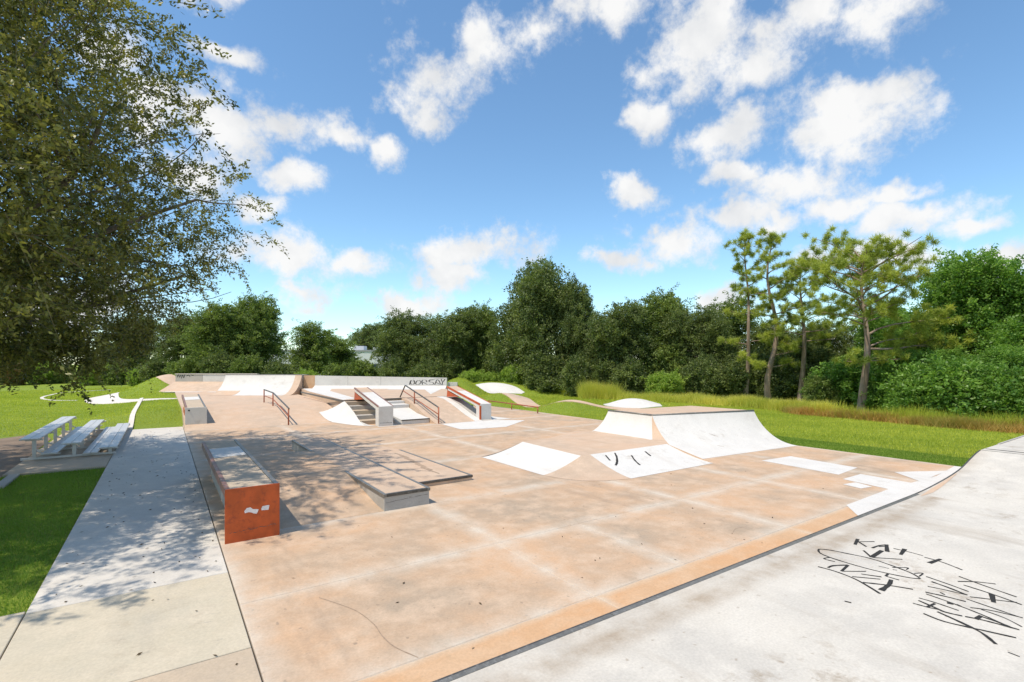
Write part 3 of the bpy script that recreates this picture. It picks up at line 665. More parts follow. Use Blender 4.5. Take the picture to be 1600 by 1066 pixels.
MB().add([(u, v, rz(u)+.004) for u, a, b in wp for v in (a, b)], [(2*i, 2*i+2, 2*i+3, 2*i+1) for i in range(4)]).build('bare_patch', PEACH2, rp)
MB().box((17.0, -4.5, -.05), (24.5, PV, .712)).build('deck', WORN, rp)
MB().box((17.32, -4.5, .7125), (17.36, PV-.03, .722)).build('steel_strip', STEEL, rp)
MB().box((16.985, -4.5, .69), (17.02, PV-.03, .7185)).build('steel_strip', GRIND, rp)
MB().box((18.6, PV-.04, .713), (24.5, PV+.004, .735)).build('deck_edge', GREYC, rp)

# ------------------------------------------------------------------ back wall and back quarter pipe (turned to the grid)
def W(X, Y, z): return (*C(X, Y), z)
def wbox(mb, X0, X1, Y0, Y1, z0, z1, z1b=None):
    z1b = z1 if z1b is None else z1b
    return mb.add([W(X0,Y0,z0),W(X1,Y0,z0),W(X1,Y1,z0),W(X0,Y1,z0),W(X0,Y0,z1),W(X1,Y0,z1b),W(X1,Y1,z1b),W(X0,Y1,z1)],
                  [(0,3,2,1),(4,5,6,7),(0,1,5,4),(1,2,6,5),(2,3,7,6),(3,0,4,7)])
lw = thing('block_wall', 'low grey block wall at the far left behind the small grind box', 'wall', loc=W(-25, 43, .6))
for i in range(3):
    a = -28.55+i*2.32; wbox(MB(), a, a+2.3, 43, 43.3, .5, 1.98).build('wall_panel', (GREYC, WHITE, GREYC)[i], lw)
wbox(MB(), -28.6, -21.62, 42.95, 43.35, 1.982, 2.03).build('wall_cap', PATHM, lw)
MB().add([W(-28.6, 41, .61), W(-21.62, 41, .61), W(-21.62, 42.99, 1.36), W(-28.6, 42.99, 1.36), W(-28.6, 42.99, .6), W(-21.62, 42.99, .6)], [(0, 1, 2, 3), (0, 3, 4), (1, 5, 2)]).build('sloped_base', PEACH2, lw)
tg = MB(); tb = [[(0,.3),(.1,.55),(.2,.3),(.3,.5)],[(.35,.2),(.45,.5),(.55,.25),(.65,.55)],[(.8,.4),(.95,.5),(1.1,.35)],[(1.2,.5),(1.4,.45)]]
def wall_ribbon(mb, pts, w, f):
    P = [Vector(p) for p in pts]; V = []
    for i, p in enumerate(P):
        t = (P[min(i+1, len(P)-1)]-P[max(i-1, 0)]).normalized(); q = Vector((-t.y, t.x))*w/2; V += [f(*(p+q)), f(*(p-q))]
    mb.add(V, [(2*i, 2*i+1, 2*i+3, 2*i+2) for i in range(len(P)-1)])
for s in tb: wall_ribbon(tg, smooth(s, 3), .05, lambda x, y: W(-28.4+x, 42.99, 1.42+y))
tg.build('spray_tag', INK, lw)
bq = thing('quarter_pipe', 'white quarter pipe against the back edge, left of the long back wall', 'quarter pipe', loc=W(-19, 37, .6))
def bqf(X0, X1):
    def f(s, t):
        h, z = qz(t, R(68)); return W(X0+(X1-X0)*s, 36+2.25*h, .624+1.42*z)
    return f
MB().grid(bqf(-21.6, -16.35), 10, 14).build('transition', WHITE, bq, smooth=True)
MB().grid(bqf(-16.35, -15.85), 2, 14).build('end_strip', PEACH2, bq, smooth=True)
sidep = [bqf(0, 0)(0, i/10) for i in range(11)]
for X in (-21.6, -15.85):
    MB().add([bqf(X, X)(0, i/10) for i in range(11)] + [W(X, 39.6, 2.04), W(X, 39.6, .5), W(X, 36, .5)], [tuple(range(14))]).build('side_wall', PEACH2, bq)
wbox(MB(), -21.6, -15.85, 38.26, 39.6, .5, 2.04).build('deck', GREYC, bq)
MB().tube([W(-21.6, 38.25, 2.05), W(-15.85, 38.25, 2.05)], .03, 8).build('steel_coping', GRIND, bq)
MB().grid(lambda s, t: (lambda q: (q[0]-.012*.567, q[1]-.012*.8237, q[2]+.006))(bqf(-21.6, -19.9)(s, t*.42)), 4, 6).build('bare_patch', PEACH2, bq, smooth=True)
bw = thing('back_wall', 'long low white wall with a black tag behind the upper platform', 'wall', loc=W(-10, 38.6, 1))
wbox(MB(), -15.84, -15.0, 38.55, 38.9, .6, 1.98).build('wall_panel', ORANGE, bw)
xs = np.linspace(-14.98, -4.95, 5)
for i in range(4):
    t0, t1 = i/4, (i+1)/4; wbox(MB(), xs[i]+.008, xs[i+1]-.008, 38.5, 38.8, .6, 1.97-.17*t0, 1.97-.17*t1).build('wall_panel', WHITE, bw)
MB().grid(lambda s, t: W(-14.98+10.0*s, 37.7+.79*t, 1.004+.22*t*t), 10, 5).build('curved_base', WHITE, bw, smooth=True)
wbox(MB(), -4.94, -4.2, 38.9, 39.2, .6, 1.45).build('wall_panel', WHITE, bw)
tg = MB()
wf = lambda x, y: W((640+x*56-800)/792*38.49, 38.49, 1.24+y*.5)
for s in ([(.0,.1),(.03,.7),(.12,.75),(.14,.3),(.06,.15),(.02,.5),(.12,.55)], [(.2,.65),(.17,.2),(.26,.15),(.32,.5),(.26,.75),(.2,.65)],
          [(.36,.1),(.35,.75),(.45,.8),(.47,.5),(.38,.45),(.5,.12)], [(.66,.8),(.57,.85),(.55,.55),(.66,.4),(.65,.15),(.54,.12)],
          [(.7,.1),(.78,.9),(.86,.15),(.74,.45)], [(.88,.95),(.92,.5),(.99,.98)], [(.92,.5),(.9,.05)], [(0,.02),(.5,.0),(1,.06)], [(.5,.62),(.7,.95),(.95,1.05)]):
    wall_ribbon(tg, smooth(s, 3), .024, wf)
tg.build('spray_tag', INK, bw)

# ------------------------------------------------------------------ bleacher
bl = thing('bleacher', 'three-row aluminium bleacher on the concrete pad left of the sidewalk', 'bleacher', loc=(-2.4, 24, 0))
def plank(name, u0, u1, z, v0=20.5, v1=28.3):
    MB().box((u0, v0, z-.04), (u1, v1, z)).build(name, ALU, bl, bevel=.008)
for u0, z in ((-3.5, .66), (-2.56, .46), (-1.66, .25)):
    plank('seat_plank', u0, u0+.222, z); plank('seat_plank', u0+.23, u0+.45, z)
for u0, z in ((-3.02, .2), (-2.06, .12)):
    plank('foot_plank', u0, u0+.185, z); plank('foot_plank', u0+.193, u0+.38, z)
for v in (20.75, 22.6, 24.4, 26.2, 28.05):
    f = MB().box((-3.5, v-.03, .0), (-1.25, v+.03, .06))
    for u, z in ((-3.2, .62), (-2.28, .42), (-1.4, .21)):
        f.box((u-.045, v-.028, .062), (u+.045, v+.028, z-.05)); f.box((u-.2, v-.026, z-.05), (u+.2, v+.026, z))
    f.tube([(-2.28, v, .3), (-2.02, v, .42)], .02, 6).tube([(-3.2, v, .3), (-2.98, v, .16)], .02, 6)
    f.box((-3.03, v-.024, .12), (-2.6, v+.024, .158)); f.box((-2.08, v-.024, .062), (-1.66, v+.024, .079))
    f.build('support_frame', ALU, bl)

# ------------------------------------------------------------------ far building
bd = thing('building', 'long low white building far behind the park, left of the tall trees', 'building', loc=W(-30, 90, 0))
wbox(MB(), -46, -18, 90, 108, -.2, 5.0).build('wall', BWALL, bd)
wbox(MB(), -46.1, -17.9, 89.9, 108.1, 5.004, 5.3).build('parapet', BDARK, bd)
for i in range(7):
    X = -44+i*3.7; wn = wbox(MB(), X, X+1.7, 89.9, 89.99, 1.2, 2.8).build('window', GLASS, bd); wbox(MB(), X-.08, X+1.78, 89.85, 89.99, 1.08, 1.195).build('sill', BDARK, wn)
ru = wbox(MB(), -29.0, -27.2, 93, 95, 5.31, 6.1).build('rooftop_unit', BWALL, bd)
wbox(MB(), -25.5, -24.7, 93, 94, 5.31, 5.8).build('rooftop_unit', BWALL, bd)

# ------------------------------------------------------------------ vegetation
def unit(a): return a/np.maximum(np.linalg.norm(a, axis=-1, keepdims=True), 1e-9)
def leaves(centres, axis_, L, Wd, tint):
    """one folded diamond per leaf"""
    n = len(centres); d = unit(axis_); r = rng.normal(size=(n, 3)); s = unit(np.cross(d, r)); L = np.asarray(L).reshape(-1, 1); Wd = np.asarray(Wd).reshape(-1, 1)
    V = np.stack([centres-d*L*.5, centres+s*Wd*.5-d*L*.05, centres+d*L*.5, centres-s*Wd*.5-d*L*.05], 1).reshape(-1, 3)
    F = np.arange(4*n).reshape(-1, 4)
    return V, F, np.repeat(tint, 4)
def sample_lobes(lobes, n, shell=.5):
    w = np.array([l[1][0]*l[1][1]*l[1][2] for l in lobes])**.75; k = rng.choice(len(lobes), n, p=w/w.sum())
    c = np.array([l[0] for l in lobes])[k]; r = np.array([l[1] for l in lobes])[k]
    d = unit(rng.normal(size=(n, 3))); f = rng.uniform(0, 1, n)**shell
    return c+d*r*f[:, None], d*np.sign(r)
def twig_foliage(lobes, n_twigs, per, length, spread, L, Wd, droop=.25, shell=.45, zmin=None, keep=None, stray=.1):
    P, out = sample_lobes(lobes, n_twigs, shell)
    if keep is not None:
        m = keep(P); P, out = P[m], out[m]
    n = len(P)
    D = unit(out*.8+rng.normal(size=(n, 3))*.55+np.array([0, 0, .15]))
    ln = length*rng.uniform(.6, 1.4, n)*np.where(rng.uniform(0, 1, n) < stray, 1.9, 1.); D = unit(D+np.where(ln > length*1.5, .5, 0.)[:, None]*np.array([0, 0, 1.]))
    t = rng.uniform(0, 1, (n, per))
    pts = P[:, None]+D[:, None]*(t*ln[:, None])[..., None]
    pts[..., 2] -= droop*ln[:, None]*t**2
    pts = pts+rng.normal(size=pts.shape)*spread*(1.1-.6*t)[..., None]
    ax = D[:, None]*.8+rng.normal(size=pts.shape)*.7
    tw = rng.beta(1.3, 1.9, n); tint = np.clip(tw[:, None]*.75+rng.uniform(-.1, .35, (n, per)), 0, 1)
    pts = pts.reshape(-1, 3); ax = ax.reshape(-1, 3); tint = tint.ravel()
    if zmin is not None:
        m = pts[:, 2] > zmin; pts, ax, tint = pts[m], ax[m], tint[m]
    k = len(pts)
    V, F, T = leaves(pts, ax, L*rng.uniform(.7, 1.35, k), Wd*rng.uniform(.7, 1.3, k), tint)
    return V, F, T, (P, D, ln)
def twig_sticks(P, D, ln, droop, r=.006):
    V = []; F = []; n = len(P); rad = unit(np.cross(D, rng.normal(size=D.shape)))*r
    rings = []
    for t in (0, .5, 1.):
        c = P+D*(ln*t)[:, None]; c = c.copy(); c[:, 2] -= droop*ln*t*t; rings += [c+rad*(1.15-t), c-rad*(1.15-t)]
    V = np.stack(rings, 1).reshape(-1, 3); b = np.arange(n)[:, None]*6
    F = np.concatenate([b+np.array([0, 1, 3, 2]), b+np.array([2, 3, 5, 4])], 0)
    return V, F
def limb(mb, a, b, r0, r1, wob, k=5, sides=7, sag=0.):
    a, b = Vector(a), Vector(b); L = (b-a).length; pts = []
    o1 = Vector((random.uniform(-1, 1), random.uniform(-1, 1), random.uniform(-.4, .6)))*wob*L
    o2 = Vector((random.uniform(-1, 1), random.uniform(-1, 1), random.uniform(-.4, .6)))*wob*L*.5
    for i in range(k+1):
        t = i/k; pts.append(a.lerp(b, t)+o1*math.sin(t*math.pi)+o2*math.sin(t*2*math.pi)+Vector((0, 0, sag*L*math.sin(t*math.pi))))
    mb.tube(pts, [r0+(r1-r0)*(i/k)**.8 for i in range(k+1)], sides, cap=False); return pts
def trunk_mesh(h, r, lobes, limbs=10, fork=.35, twigs=None, lean=.03, multi=1):
    mb = MB(); top = max(l[0][2] for l in lobes)
    for q in range(multi):
        bx, by = (0, 0) if multi == 1 else (random.uniform(-.5, .5), random.uniform(-.5, .5))
        tip = (random.uniform(-1, 1)*lean*h, random.uniform(-1, 1)*lean*h, top*.92)
        tr = limb(mb, (bx, by, -.25), tip, r/math.sqrt(multi), r*.18, .025, 9, 9)
        mb.tube([(bx, by, -.25), (bx, by, .15), (bx, by, .7)], [r*1.55/math.sqrt(multi), r*1.2/math.sqrt(multi), r*.96/math.sqrt(multi)], 9, cap=False)
        for i in range(limbs//multi):
            c, rr = lobes[random.randrange(len(lobes))]
            f = random.uniform(fork, .9); s = tr[min(int(f*9), 8)].lerp(tr[min(int(f*9)+1, 9)], .5)
            e = Vector(c)+Vector((random.uniform(-.6, .6)*rr[0], random.uniform(-.6, .6)*rr[1], random.uniform(-.3, .6)*rr[2]))
            if e.z < s.z+.1: e.z = s.z+random.uniform(.1, .9)
            lp = limb(mb, s, e, r*.42*(1.1-f*.6), r*.09, .1, 6, 6)
            for q2 in range(3):
                s2 = lp[random.randint(2, 5)]; e2 = s2+Vector((random.uniform(-1, 1), random.uniform(-1, 1), random.uniform(-.3, .9)))*rr[0]*.6
                limb(mb, s2, e2, r*.12, r*.03, .12, 4, 4)
    return mb
def data_of(mb, mat):
    me = bpy.data.meshes.new('trunk'); me.from_pydata(mb.v, [], mb.f); me.materials.append(mat); me.polygons.foreach_set('use_smooth', [True]*len(me.polygons)); return me
def foliage_data(V, F, T, mat):
    o = np_mesh('crown', V, F, mat, None, T); me = o.data; bpy.data.objects.remove(o); return me

class Kind:
    """one kind of tree: unit height 10 m, trunk and crown meshes shared by its copies"""
    def __init__(s, lobes, mat, n, per, length, spread, L, Wd, r=.2, limbs=12, multi=1, bark_=None, fork=.3, droop=.25, shell=.45, zmin=.2):
        V, F, T, tw = twig_foliage(lobes, n, per, length, spread, L, Wd, droop, shell, zmin=zmin)
        s.crown = foliage_data(V, F, T, mat); s.trunk = data_of(trunk_mesh(10, r, lobes, limbs, fork, multi=multi), bark_ or BARK)
def place(kind, name, X, Y, h, wscale, rot, label, cat, group, part='crown', z=None):
    u, v = C(X, Y); t = thing(name, label, cat, group, (u, v, gz(u, v) if z is None else z))
    t.rotation_euler = (0, 0, R(rot)); t.scale = (h/10*wscale, h/10*wscale, h/10)
    for nm, me in (('trunk', kind.trunk), (part, kind.crown)):
        o = bpy.data.objects.new(nm, me); link(o, t)
    return t
def rl(n, rad, zlo, zhi, size, seed):
    r = random.Random(seed); L = []
    for i in range(n):
        a = i*2.4+r.random(); f = r.uniform(.25, 1)*rad; z = zlo+(zhi-zlo)*((i+.5)/n); k = 1-.55*max(0, (z-zlo)/(zhi-zlo)-.45)
        s = size*r.uniform(.75, 1.25); L.append(((math.cos(a)*f*k, math.sin(a)*f*k, z), (s, s, s*.8)))
    return L
K_A = Kind(rl(13, 2.6, 1.6, 8.9, 1.5, 1), L_DARK, 1500, 50, 1.0, .19, .185, .1, .22, 14)
K_B = Kind(rl(11, 2.2, 2.0, 8.8, 1.5, 2), L_MID, 1400, 50, 1.0, .19, .185, .1, .2, 12)
K_C = Kind(rl(15, 2.9, 1.2, 9.0, 1.35, 3), L_DARK, 1600, 50, .95, .19, .18, .095, .26, 16, multi=2)
K_D = Kind(rl(12, 2.9, 1.0, 8.8, 1.65, 4), L_RICH, 1900, 66, .95, .19, .16, .10, .22, 14)
K_E = Kind(rl(9, 1.5, 2.5, 9.3, 1.1, 5), L_MID, 900, 40, .9, .17, .19, .095, .16, 12)
K_S = Kind(rl(8, 3.4, 1.6, 7.2, 2.4, 6), L_MID, 800, 46, 1.9, .5, .5, .3, .12, 9, multi=3, zmin=-.2)
K_T = Kind(rl(8, 3.4, 1.6, 7.0, 2.4, 7), L_LIME, 760, 46, 1.9, .5, .5, .3, .12, 9, multi=3, zmin=-.2)
K_U = Kind(rl(8, 3.4, 1.6, 7.0, 2.4, 8), L_DARK, 800, 46, 1.9, .5, .5, .3, .12, 9, multi=3, zmin=-.2)
K_R = Kind(rl(8, 3.4, 1.6, 7.0, 2.4, 9), L_RED, 700, 46, 1.9, .5, .5, .3, .12, 9, multi=3, zmin=-.2)
K_V = Kind(rl(8, 3.4, 1.6, 7.4, 2.4, 10), L_RICH, 900, 46, 1.9, .5, .5, .3, .12, 9, multi=3, zmin=-.2)

def PX(px, Y): return (px-800)/792*Y
def ht(py, Y): return 2.9+(568-py)/792*Y
TG = 'trees along the back of the park'
trees = [ # kind, px, Y, top y, width, rot, label
 (K_B, 395, 62, 470, 1.15, 20, 'tree with pale green top behind the back quarter pipe, partly hidden by the overhanging oak'),
 (K_B, 345, 58, 486, 1.25, 300, 'mid green tree between the pale-topped one and the dark one above the block wall'),
 (K_C, 300, 66, 500, 1.3, 70, 'dark tree directly above the far left block wall'),
 (K_A, 205, 68, 505, 1.3, 130, 'dark tree behind the hanging oak twigs, left of the block wall'),
 (K_C, 45, 74, 535, 1.5, 10, 'low dark tree at the left picture edge behind the hedge'),
 (K_E, 484, 60, 508, 1.5, 200, 'small bushy tree standing in front of the white building'),
 (K_E, 528, 66, 532, 1.9, 120, 'low bushy tree hiding the left part of the white building'),
 (K_A, 575, 112, 515, 1.3, 33, 'distant tree showing over the roof of the white building'),
 (K_C, 640, 58, 492, 1.25, 15, 'dark tree at the right end of the white building'),
 (K_A, 705, 55, 488, 1.2, 80, 'dark rounded tree behind the right end of the back wall'),
 (K_B, 752, 57, 478, .95, 140, 'slender tree at the left shoulder of the tallest dark tree'),
 (K_C, 838, 53, 412, .95, 250, 'tallest dark broad tree in the middle of the tree line'),
 (K_A, 903, 50, 448, .72, 300, 'dark tree leaning at the right shoulder of the tallest tree'),
 (K_A, 955, 46, 480, 1.15, 40, 'rounded olive tree right of the tallest tree, behind tall grass'),
 (K_B, 1035, 47, 458, 1.05, 95, 'olive tree with thin feathery top behind the quarter pipe box'),
 (K_C, 1090, 45, 482, 1.05, 160, 'dense olive tree between the feathery one and the pines'),
 (K_E, 1140, 48, 465, 1.1, 210, 'thin airy tree just left of the first pine trunk'),
 (K_A, 1215, 46, 510, 1.3, 265, 'dark leafy tree behind the two tallest pines'),
 (K_C, 1290, 42, 500, 1.25, 310, 'dark leafy tree behind the third pine'),
 (K_D, 1400, 36, 480, 1.2, 25, 'green leafy tree behind the broad pine'),
 (K_D, 1520, 31, 402, 1.02, 85, 'big rich green tree at the right, behind the spreading pine branch'),
 (K_D, 1625, 29, 425, 1.1, 150, 'rich green tree at the right picture edge'),
 (K_D, 1450, 29.5, 545, 1.5, 200, 'low leafy tree under the right arm of the broad pine'),
 (K_D, 1570, 26.5, 540, 1.5, 250, 'low leafy tree above the brush at the right picture edge'),
]
for k, px, Y, ty, w, rot, lab in trees:
    place(k, 'leafy_tree', PX(px, Y), Y, ht(ty, Y)/.98, w, rot, lab, 'tree', TG)
SG = 'shrubs under the trees'
shrubs = [(K_S, -10, 64, 3.2, 'pale shrub at the far left end of the hedge'), (K_R, 22, 60, 2.6, 'reddish shrub in the hedge at the far left'),
 (K_T, 62, 62, 2.6, 'lime green hedge shrub right of the reddish one'), (K_S, 98, 63, 2.4, 'mid green hedge shrub left of the hanging oak twigs'),
 (K_T, 142, 60, 2.2, 'lime hedge shrub behind the hanging oak twigs'), (K_S, 178, 61, 2.5, 'mid green hedge shrub right of the hanging oak twigs'),
 (K_T, 212, 59, 2.0, 'small lime hedge shrub left of the turf mound'), (K_U, 246, 58, 3.0, 'dark shrub behind the left turf mound'),
 (K_S, 290, 55, 3.0, 'shrub behind the far left block wall'), (K_U, 340, 54, 3.4, 'dark shrub behind the left edge of the back quarter pipe'),
 (K_S, 385, 54, 3.2, 'shrub behind the middle of the back quarter pipe'), (K_U, 432, 54, 3.0, 'dark shrub behind the right end of the back quarter pipe'),
 (K_T, 480, 52, 2.3, 'low lime shrub behind the left end of the white back wall'), (K_S, 530, 54, 2.9, 'shrub in front of the white building'),
 (K_S, 568, 55, 3.2, 'olive shrub in front of the right half of the white building'), (K_U, 615, 52, 3.2, 'dark shrub behind the middle of the white back wall'),
 (K_U, 665, 51, 3.0, 'dark shrub behind the black tag on the back wall'), (K_T, 735, 51, 2.2, 'lime shrub left of the white berm top'),
 (K_T, 800, 50.5, 2.7, 'bright lime shrub behind the right end of the white berm'), (K_T, 765, 51.5, 2.1, 'lime shrub behind the middle of the white berm'),
 (K_U, 850, 48, 3.6, 'dark shrub below the tallest tree'), (K_U, 905, 45, 3.4, 'dark shrub left of the first clump of tall grass'),
 (K_U, 985, 43.5, 3.2, 'dark shrub behind the first clump of tall grass'), (K_T, 1040, 41, 2.4, 'lime shrub behind the quarter pipe deck'),
 (K_U, 1095, 41.5, 3.4, 'dark shrub left of the first pine trunk'), (K_U, 1145, 41.5, 3.2, 'dark shrub touching the first pine trunk'),
 (K_U, 1230, 40.5, 3.4, 'dark shrub between the second and third pine trunks'), (K_U, 1190, 42, 3.8, 'dark shrub between the first two pine trunks'),
 (K_S, 1285, 34, 2.2, 'bright shrub right of the third pine trunk'), (K_V, 1320, 34, 3.2, 'green shrub left of the broad pine trunk'),
 (K_V, 1395, 30, 3.2, 'green shrub right of the broad pine trunk'), (K_V, 1440, 27.5, 3.0, 'green shrub above the rusty brush'),
 (K_V, 1490, 26, 3.2, 'green shrub under the big rich green tree'), (K_V, 1545, 24.8, 2.9, 'green shrub behind the end of the brush'),
 (K_V, 1600, 23.8, 2.8, 'green shrub cut by the right picture edge'), (K_V, 1665, 23, 2.8, 'green shrub just past the right picture edge')]
for i, (k, px, Y, h, lab) in enumerate(shrubs):
    place(k, 'shrub', PX(px, Y), Y, h, .85+.15*((i*7) % 3), i*47, lab, 'shrub', SG, 'foliage')

# pines
def pine(px, Y, ty, r, bare, spread, n_br, label, low=(), seed=0, lean=0, taper=.62):
    rr = random.Random(seed); h = ht(ty, Y); u, v = C(PX(px, Y), Y); z0 = gz(u, v)
    t = thing('pine_tree', label, 'tree', 'pines at the edge of the wood', (u, v, z0)); h -= z0
    mb = MB(); tp = [(lean*h*.04*math.sin(i*.9), .02*h*math.sin(i*.7+1), -.25+(h+.1)*i/12) for i in range(13)]
    mb.tube(tp, [r*(1.25 if i == 0 else 1.02-.075*i) for i in range(13)], 9, cap=False)
    tufts = []; br = MB()
    def at(z):
        x = max(0, min(11.99, (z+.25)/(h+.1)*12)); i = int(x); return Vector(tp[i]).lerp(Vector(tp[i+1]), x-i)
    def branch(z, a, L, up):
        s = at(z); e = s+Vector((math.cos(a)*L, math.sin(a)*L, up*L))
        pts = limb(br, s, e, r*.26*(.5+.5*L/spread), r*.06, .09, 5, 5)
        for q in range(int(3+L*3.0)):
            f = rr.uniform(.4, 1)**.7; i = min(int(f*5), 4); p = pts[i].lerp(pts[i+1], f*5-i)
            o = Vector((rr.gauss(0, .34), rr.gauss(0, .34), rr.gauss(.12, .17)))*(.6+.28*L)
            if q % 2 == 0: limb(br, p, p+o, r*.05, r*.025, .1, 2, 3)
            tufts.append(p+o)
    for i in range(n_br):
        f = (i+.5)/n_br; z = h*(bare+(1-bare)*f*.97); L = spread*(1-taper*f**1.6)*rr.uniform(.55, 1.1)
        branch(z, i*2.4+rr.uniform(-.5, .5), L, rr.uniform(.05, .45)+.35*f)
    for z, a, L, up in low:
        branch(z, a, L, up)
        if L > 3:
            e = at(z)+Vector((math.cos(a)*L*.82, math.sin(a)*L*.82, up*L*.82))
            for q in range(16): tufts.append(e+Vector((rr.gauss(0, .7), rr.gauss(0, .7), rr.gauss(.1, .28))))
    for q in range(8): tufts.append(at(h*rr.uniform(.93, 1.0))+Vector((rr.gauss(0, .22), rr.gauss(0, .22), rr.gauss(.1, .15))))
    mesh('trunk', mb.v, mb.f, PBARK, None, smooth=True).parent = t
    o = mesh('branches', br.v, br.f, PBARK, None, smooth=True); o.parent = t; o['kind'] = 'stuff'
    T = np.array([tuple(p) for p in tufts]); per = 100; n = len(T)
    d = unit(rng.normal(size=(n, per, 3))+np.array([0, 0, .45])); ln = rng.uniform(.22, .42, (n, per, 1)); base = T[:, None]+rng.normal(size=(n, per, 3))*.07
    sd = unit(np.cross(d, rng.normal(size=d.shape)))*.016
    tip = base+d*ln; tip[..., 2] -= .06*ln[..., 0]
    V = np.stack([base+sd, base-sd, tip], 2).reshape(-1, 3)
    tn = np.clip(rng.beta(2, 2, (n, 1))*.7+rng.uniform(0, .35, (n, per)), 0, 1)
    np_mesh('needles', V, np.arange(len(V)).reshape(-1, 3), L_PINE, t, np.repeat(tn.ravel(), 3))
toC = -R(55.4)
pine(1168, 40, 368, .2, .47, 1.75, 17, 'tall slender pine, leftmost of the pines', [(4.4, 2.6, 2.2, .1), (3.4, 3.2, 1.9, .05), (4.6, 5.6, 1.5, .1)], 1, .6)
pine(1206, 38.5, 366, .24, .45, 2.0, 18, 'tall slender pine, second from the left', [(3.6, 5.2, 1.6, .25), (2.6, 3.2, 1.7, .15), (2.7, 5.7, 1.8, .2), (4.9, 3.4, 1.6, .15)], 2, -.5)
pine(1254, 38, 412, .22, .45, 2.6, 22, 'shorter dense pine, third from the left', [(4.1, 3.0, 2.0, .2), (4.6, 5.4, 2.0, .1)], 3, .4)
pine(1351, 30, 402, .25, .58, 3.5, 30, 'broad flat-topped pine nearest the lawn, rightmost of the pines',
     [(3.8, 5.75, 5.2, .05), (3.9, 5.9, 4.3, .12), (4.6, 5.6, 4.6, .22), (2.9, 2.9, 1.7, .1), (3.2, 5.6, 1.9, .02), (3.1, 5.2, 1.7, .05), (5.2, 2.6, 2.6, .3), (5.0, 3.6, 2.7, .35)], 4, .3, .25)

# ------------------------------------------------------------------ live oak overhanging from the left
oak = thing('oak_tree', 'big live oak overhanging the whole left side above the bleacher', 'tree', None, (-6.6, 15.5, -.1))
OB = Vector((-6.6, 15.5, -.1))
ol = [((-3.2,16.0,8.2),(4.6,5.5,4.2)), ((-1.6,17.8,7.0),(3.6,4.0,3.0)), ((-3.4,13.0,9.8),(4.0,4.0,4.4)), ((-4.6,18.5,11.5),(5.0,5.2,4.4)),
      ((-3.3,16.2,12.4),(3.1,4.0,3.0)), ((-3.2,13.8,5.0),(3.2,3.4,2.2)), ((-3.0,19.5,5.0),(3.6,4.2,2.3)), ((-.2,19.2,5.8),(2.4,2.8,1.9)),
      ((-1.0,14.6,8.4),(2.3,2.4,1.9)), ((-8.5,13.0,9.0),(4.5,5,5)), ((-8.5,20,9),(4.5,5,4.5)), ((-6,10.5,7),(3.6,3.2,3.4)), ((-4.6,21.5,6.0),(4,3.6,3)),
      ((-3.0,11.2,6.8),(2.2,2.0,2.4)), ((.6,18.2,7.6),(2.3,2.4,1.6)), ((-.6,20.6,7.2),(2.6,2.6,2.4)), ((-3.5,16.0,4.2),(3.2,3.6,1.5)), ((-1.6,19.0,4.4),(2.2,3.0,1.4)),  ((.6,19.9,5.5),(1.8,2.2,1.4))]
def okeep(P):
    low = 3.2+.3*np.sin(P[:, 0]*1.7+P[:, 1]*.9)+np.maximum(0, P[:, 0]+1.5)*.75
    n = np.sin(P[:, 0]*1.9+1.1*P[:, 2])*np.sin(P[:, 1]*1.6+.7*P[:, 2]+1.3)
    thin = rng.uniform(0, 1, len(P)) > .55*sstep(-3.2, .6, P[:, 0])
    return (P[:, 2] > low) & (n > -.5) & thin
V, F, T, (P, D, ln) = twig_foliage(ol, 8600, 54, .8, .085, .10, .046, .32, .5, keep=okeep)
hang = []
for (x, y, z, k) in ((-1.5, 15.6, 3.0, 26), (-1.7, 16.0, 3.2, 22), (-2.6, 15.6, 3.3, 16), (-3.1, 16.4, 3.3, 16), (-.6, 17.9, 3.6, 16)):
    hang.append(np.array([x, y, z])+rng.normal(size=(k, 3))*np.array([.28, .28, .3]))
hang = np.concatenate(hang); hl = [(tuple(h), (.05, .05, .05)) for h in hang]
V2, F2, T2, (P2, D2, ln2) = twig_foliage(hl, 240, 44, .5, .05, .085, .04, .55, .5)
np_mesh('crown', np.concatenate([V, V2])-np.array(OB), np.concatenate([F, F2+len(V)]), L_OAK, oak, np.concatenate([T, T2]))
Vs, Fs = twig_sticks(np.concatenate([P, P2]), np.concatenate([D, D2]), np.concatenate([ln, ln2]), .32, .007)
o = np_mesh('twigs', Vs-np.array(OB), Fs, TWIG, oak); o['kind'] = 'stuff'
mb = MB(); tr = limb(mb, (0, 0, -.3), (.4, .3, 4.2), .55, .42, .02, 6, 12)
mb.tube([(0, 0, -.3), (0, 0, .2), (.02, 0, .9)], [.85, .66, .54], 12, cap=False)
for i, (c, r_) in enumerate(ol):
    e = Vector(c)-OB+Vector((random.uniform(-.5, .5), random.uniform(-.5, .5), .3)); s = tr[random.randint(3, 6)]
    lp = limb(mb, s, e, .15, .04, .09, 8, 8, .04)
    for q in range(5):
        s2 = lp[random.randint(3, 8)]; e2 = Vector(c)-OB+Vector((random.uniform(-1, 1)*r_[0], random.uniform(-1, 1)*r_[1], random.uniform(-.6, .9)*r_[2]))*.8
        l2 = limb(mb, s2, e2, .032, .008, .1, 6, 5, -.03)
        for q2 in range(3):
            s3 = l2[random.randint(2, 6)]; limb(mb, s3, s3+Vector((random.uniform(-1, 1), random.uniform(-1, 1), random.uniform(-.7, .5)))*1.1, .008, .003, .1, 4, 4, -.05)
mesh('trunk', mb.v, mb.f, BARK, None, smooth=True).parent = oak

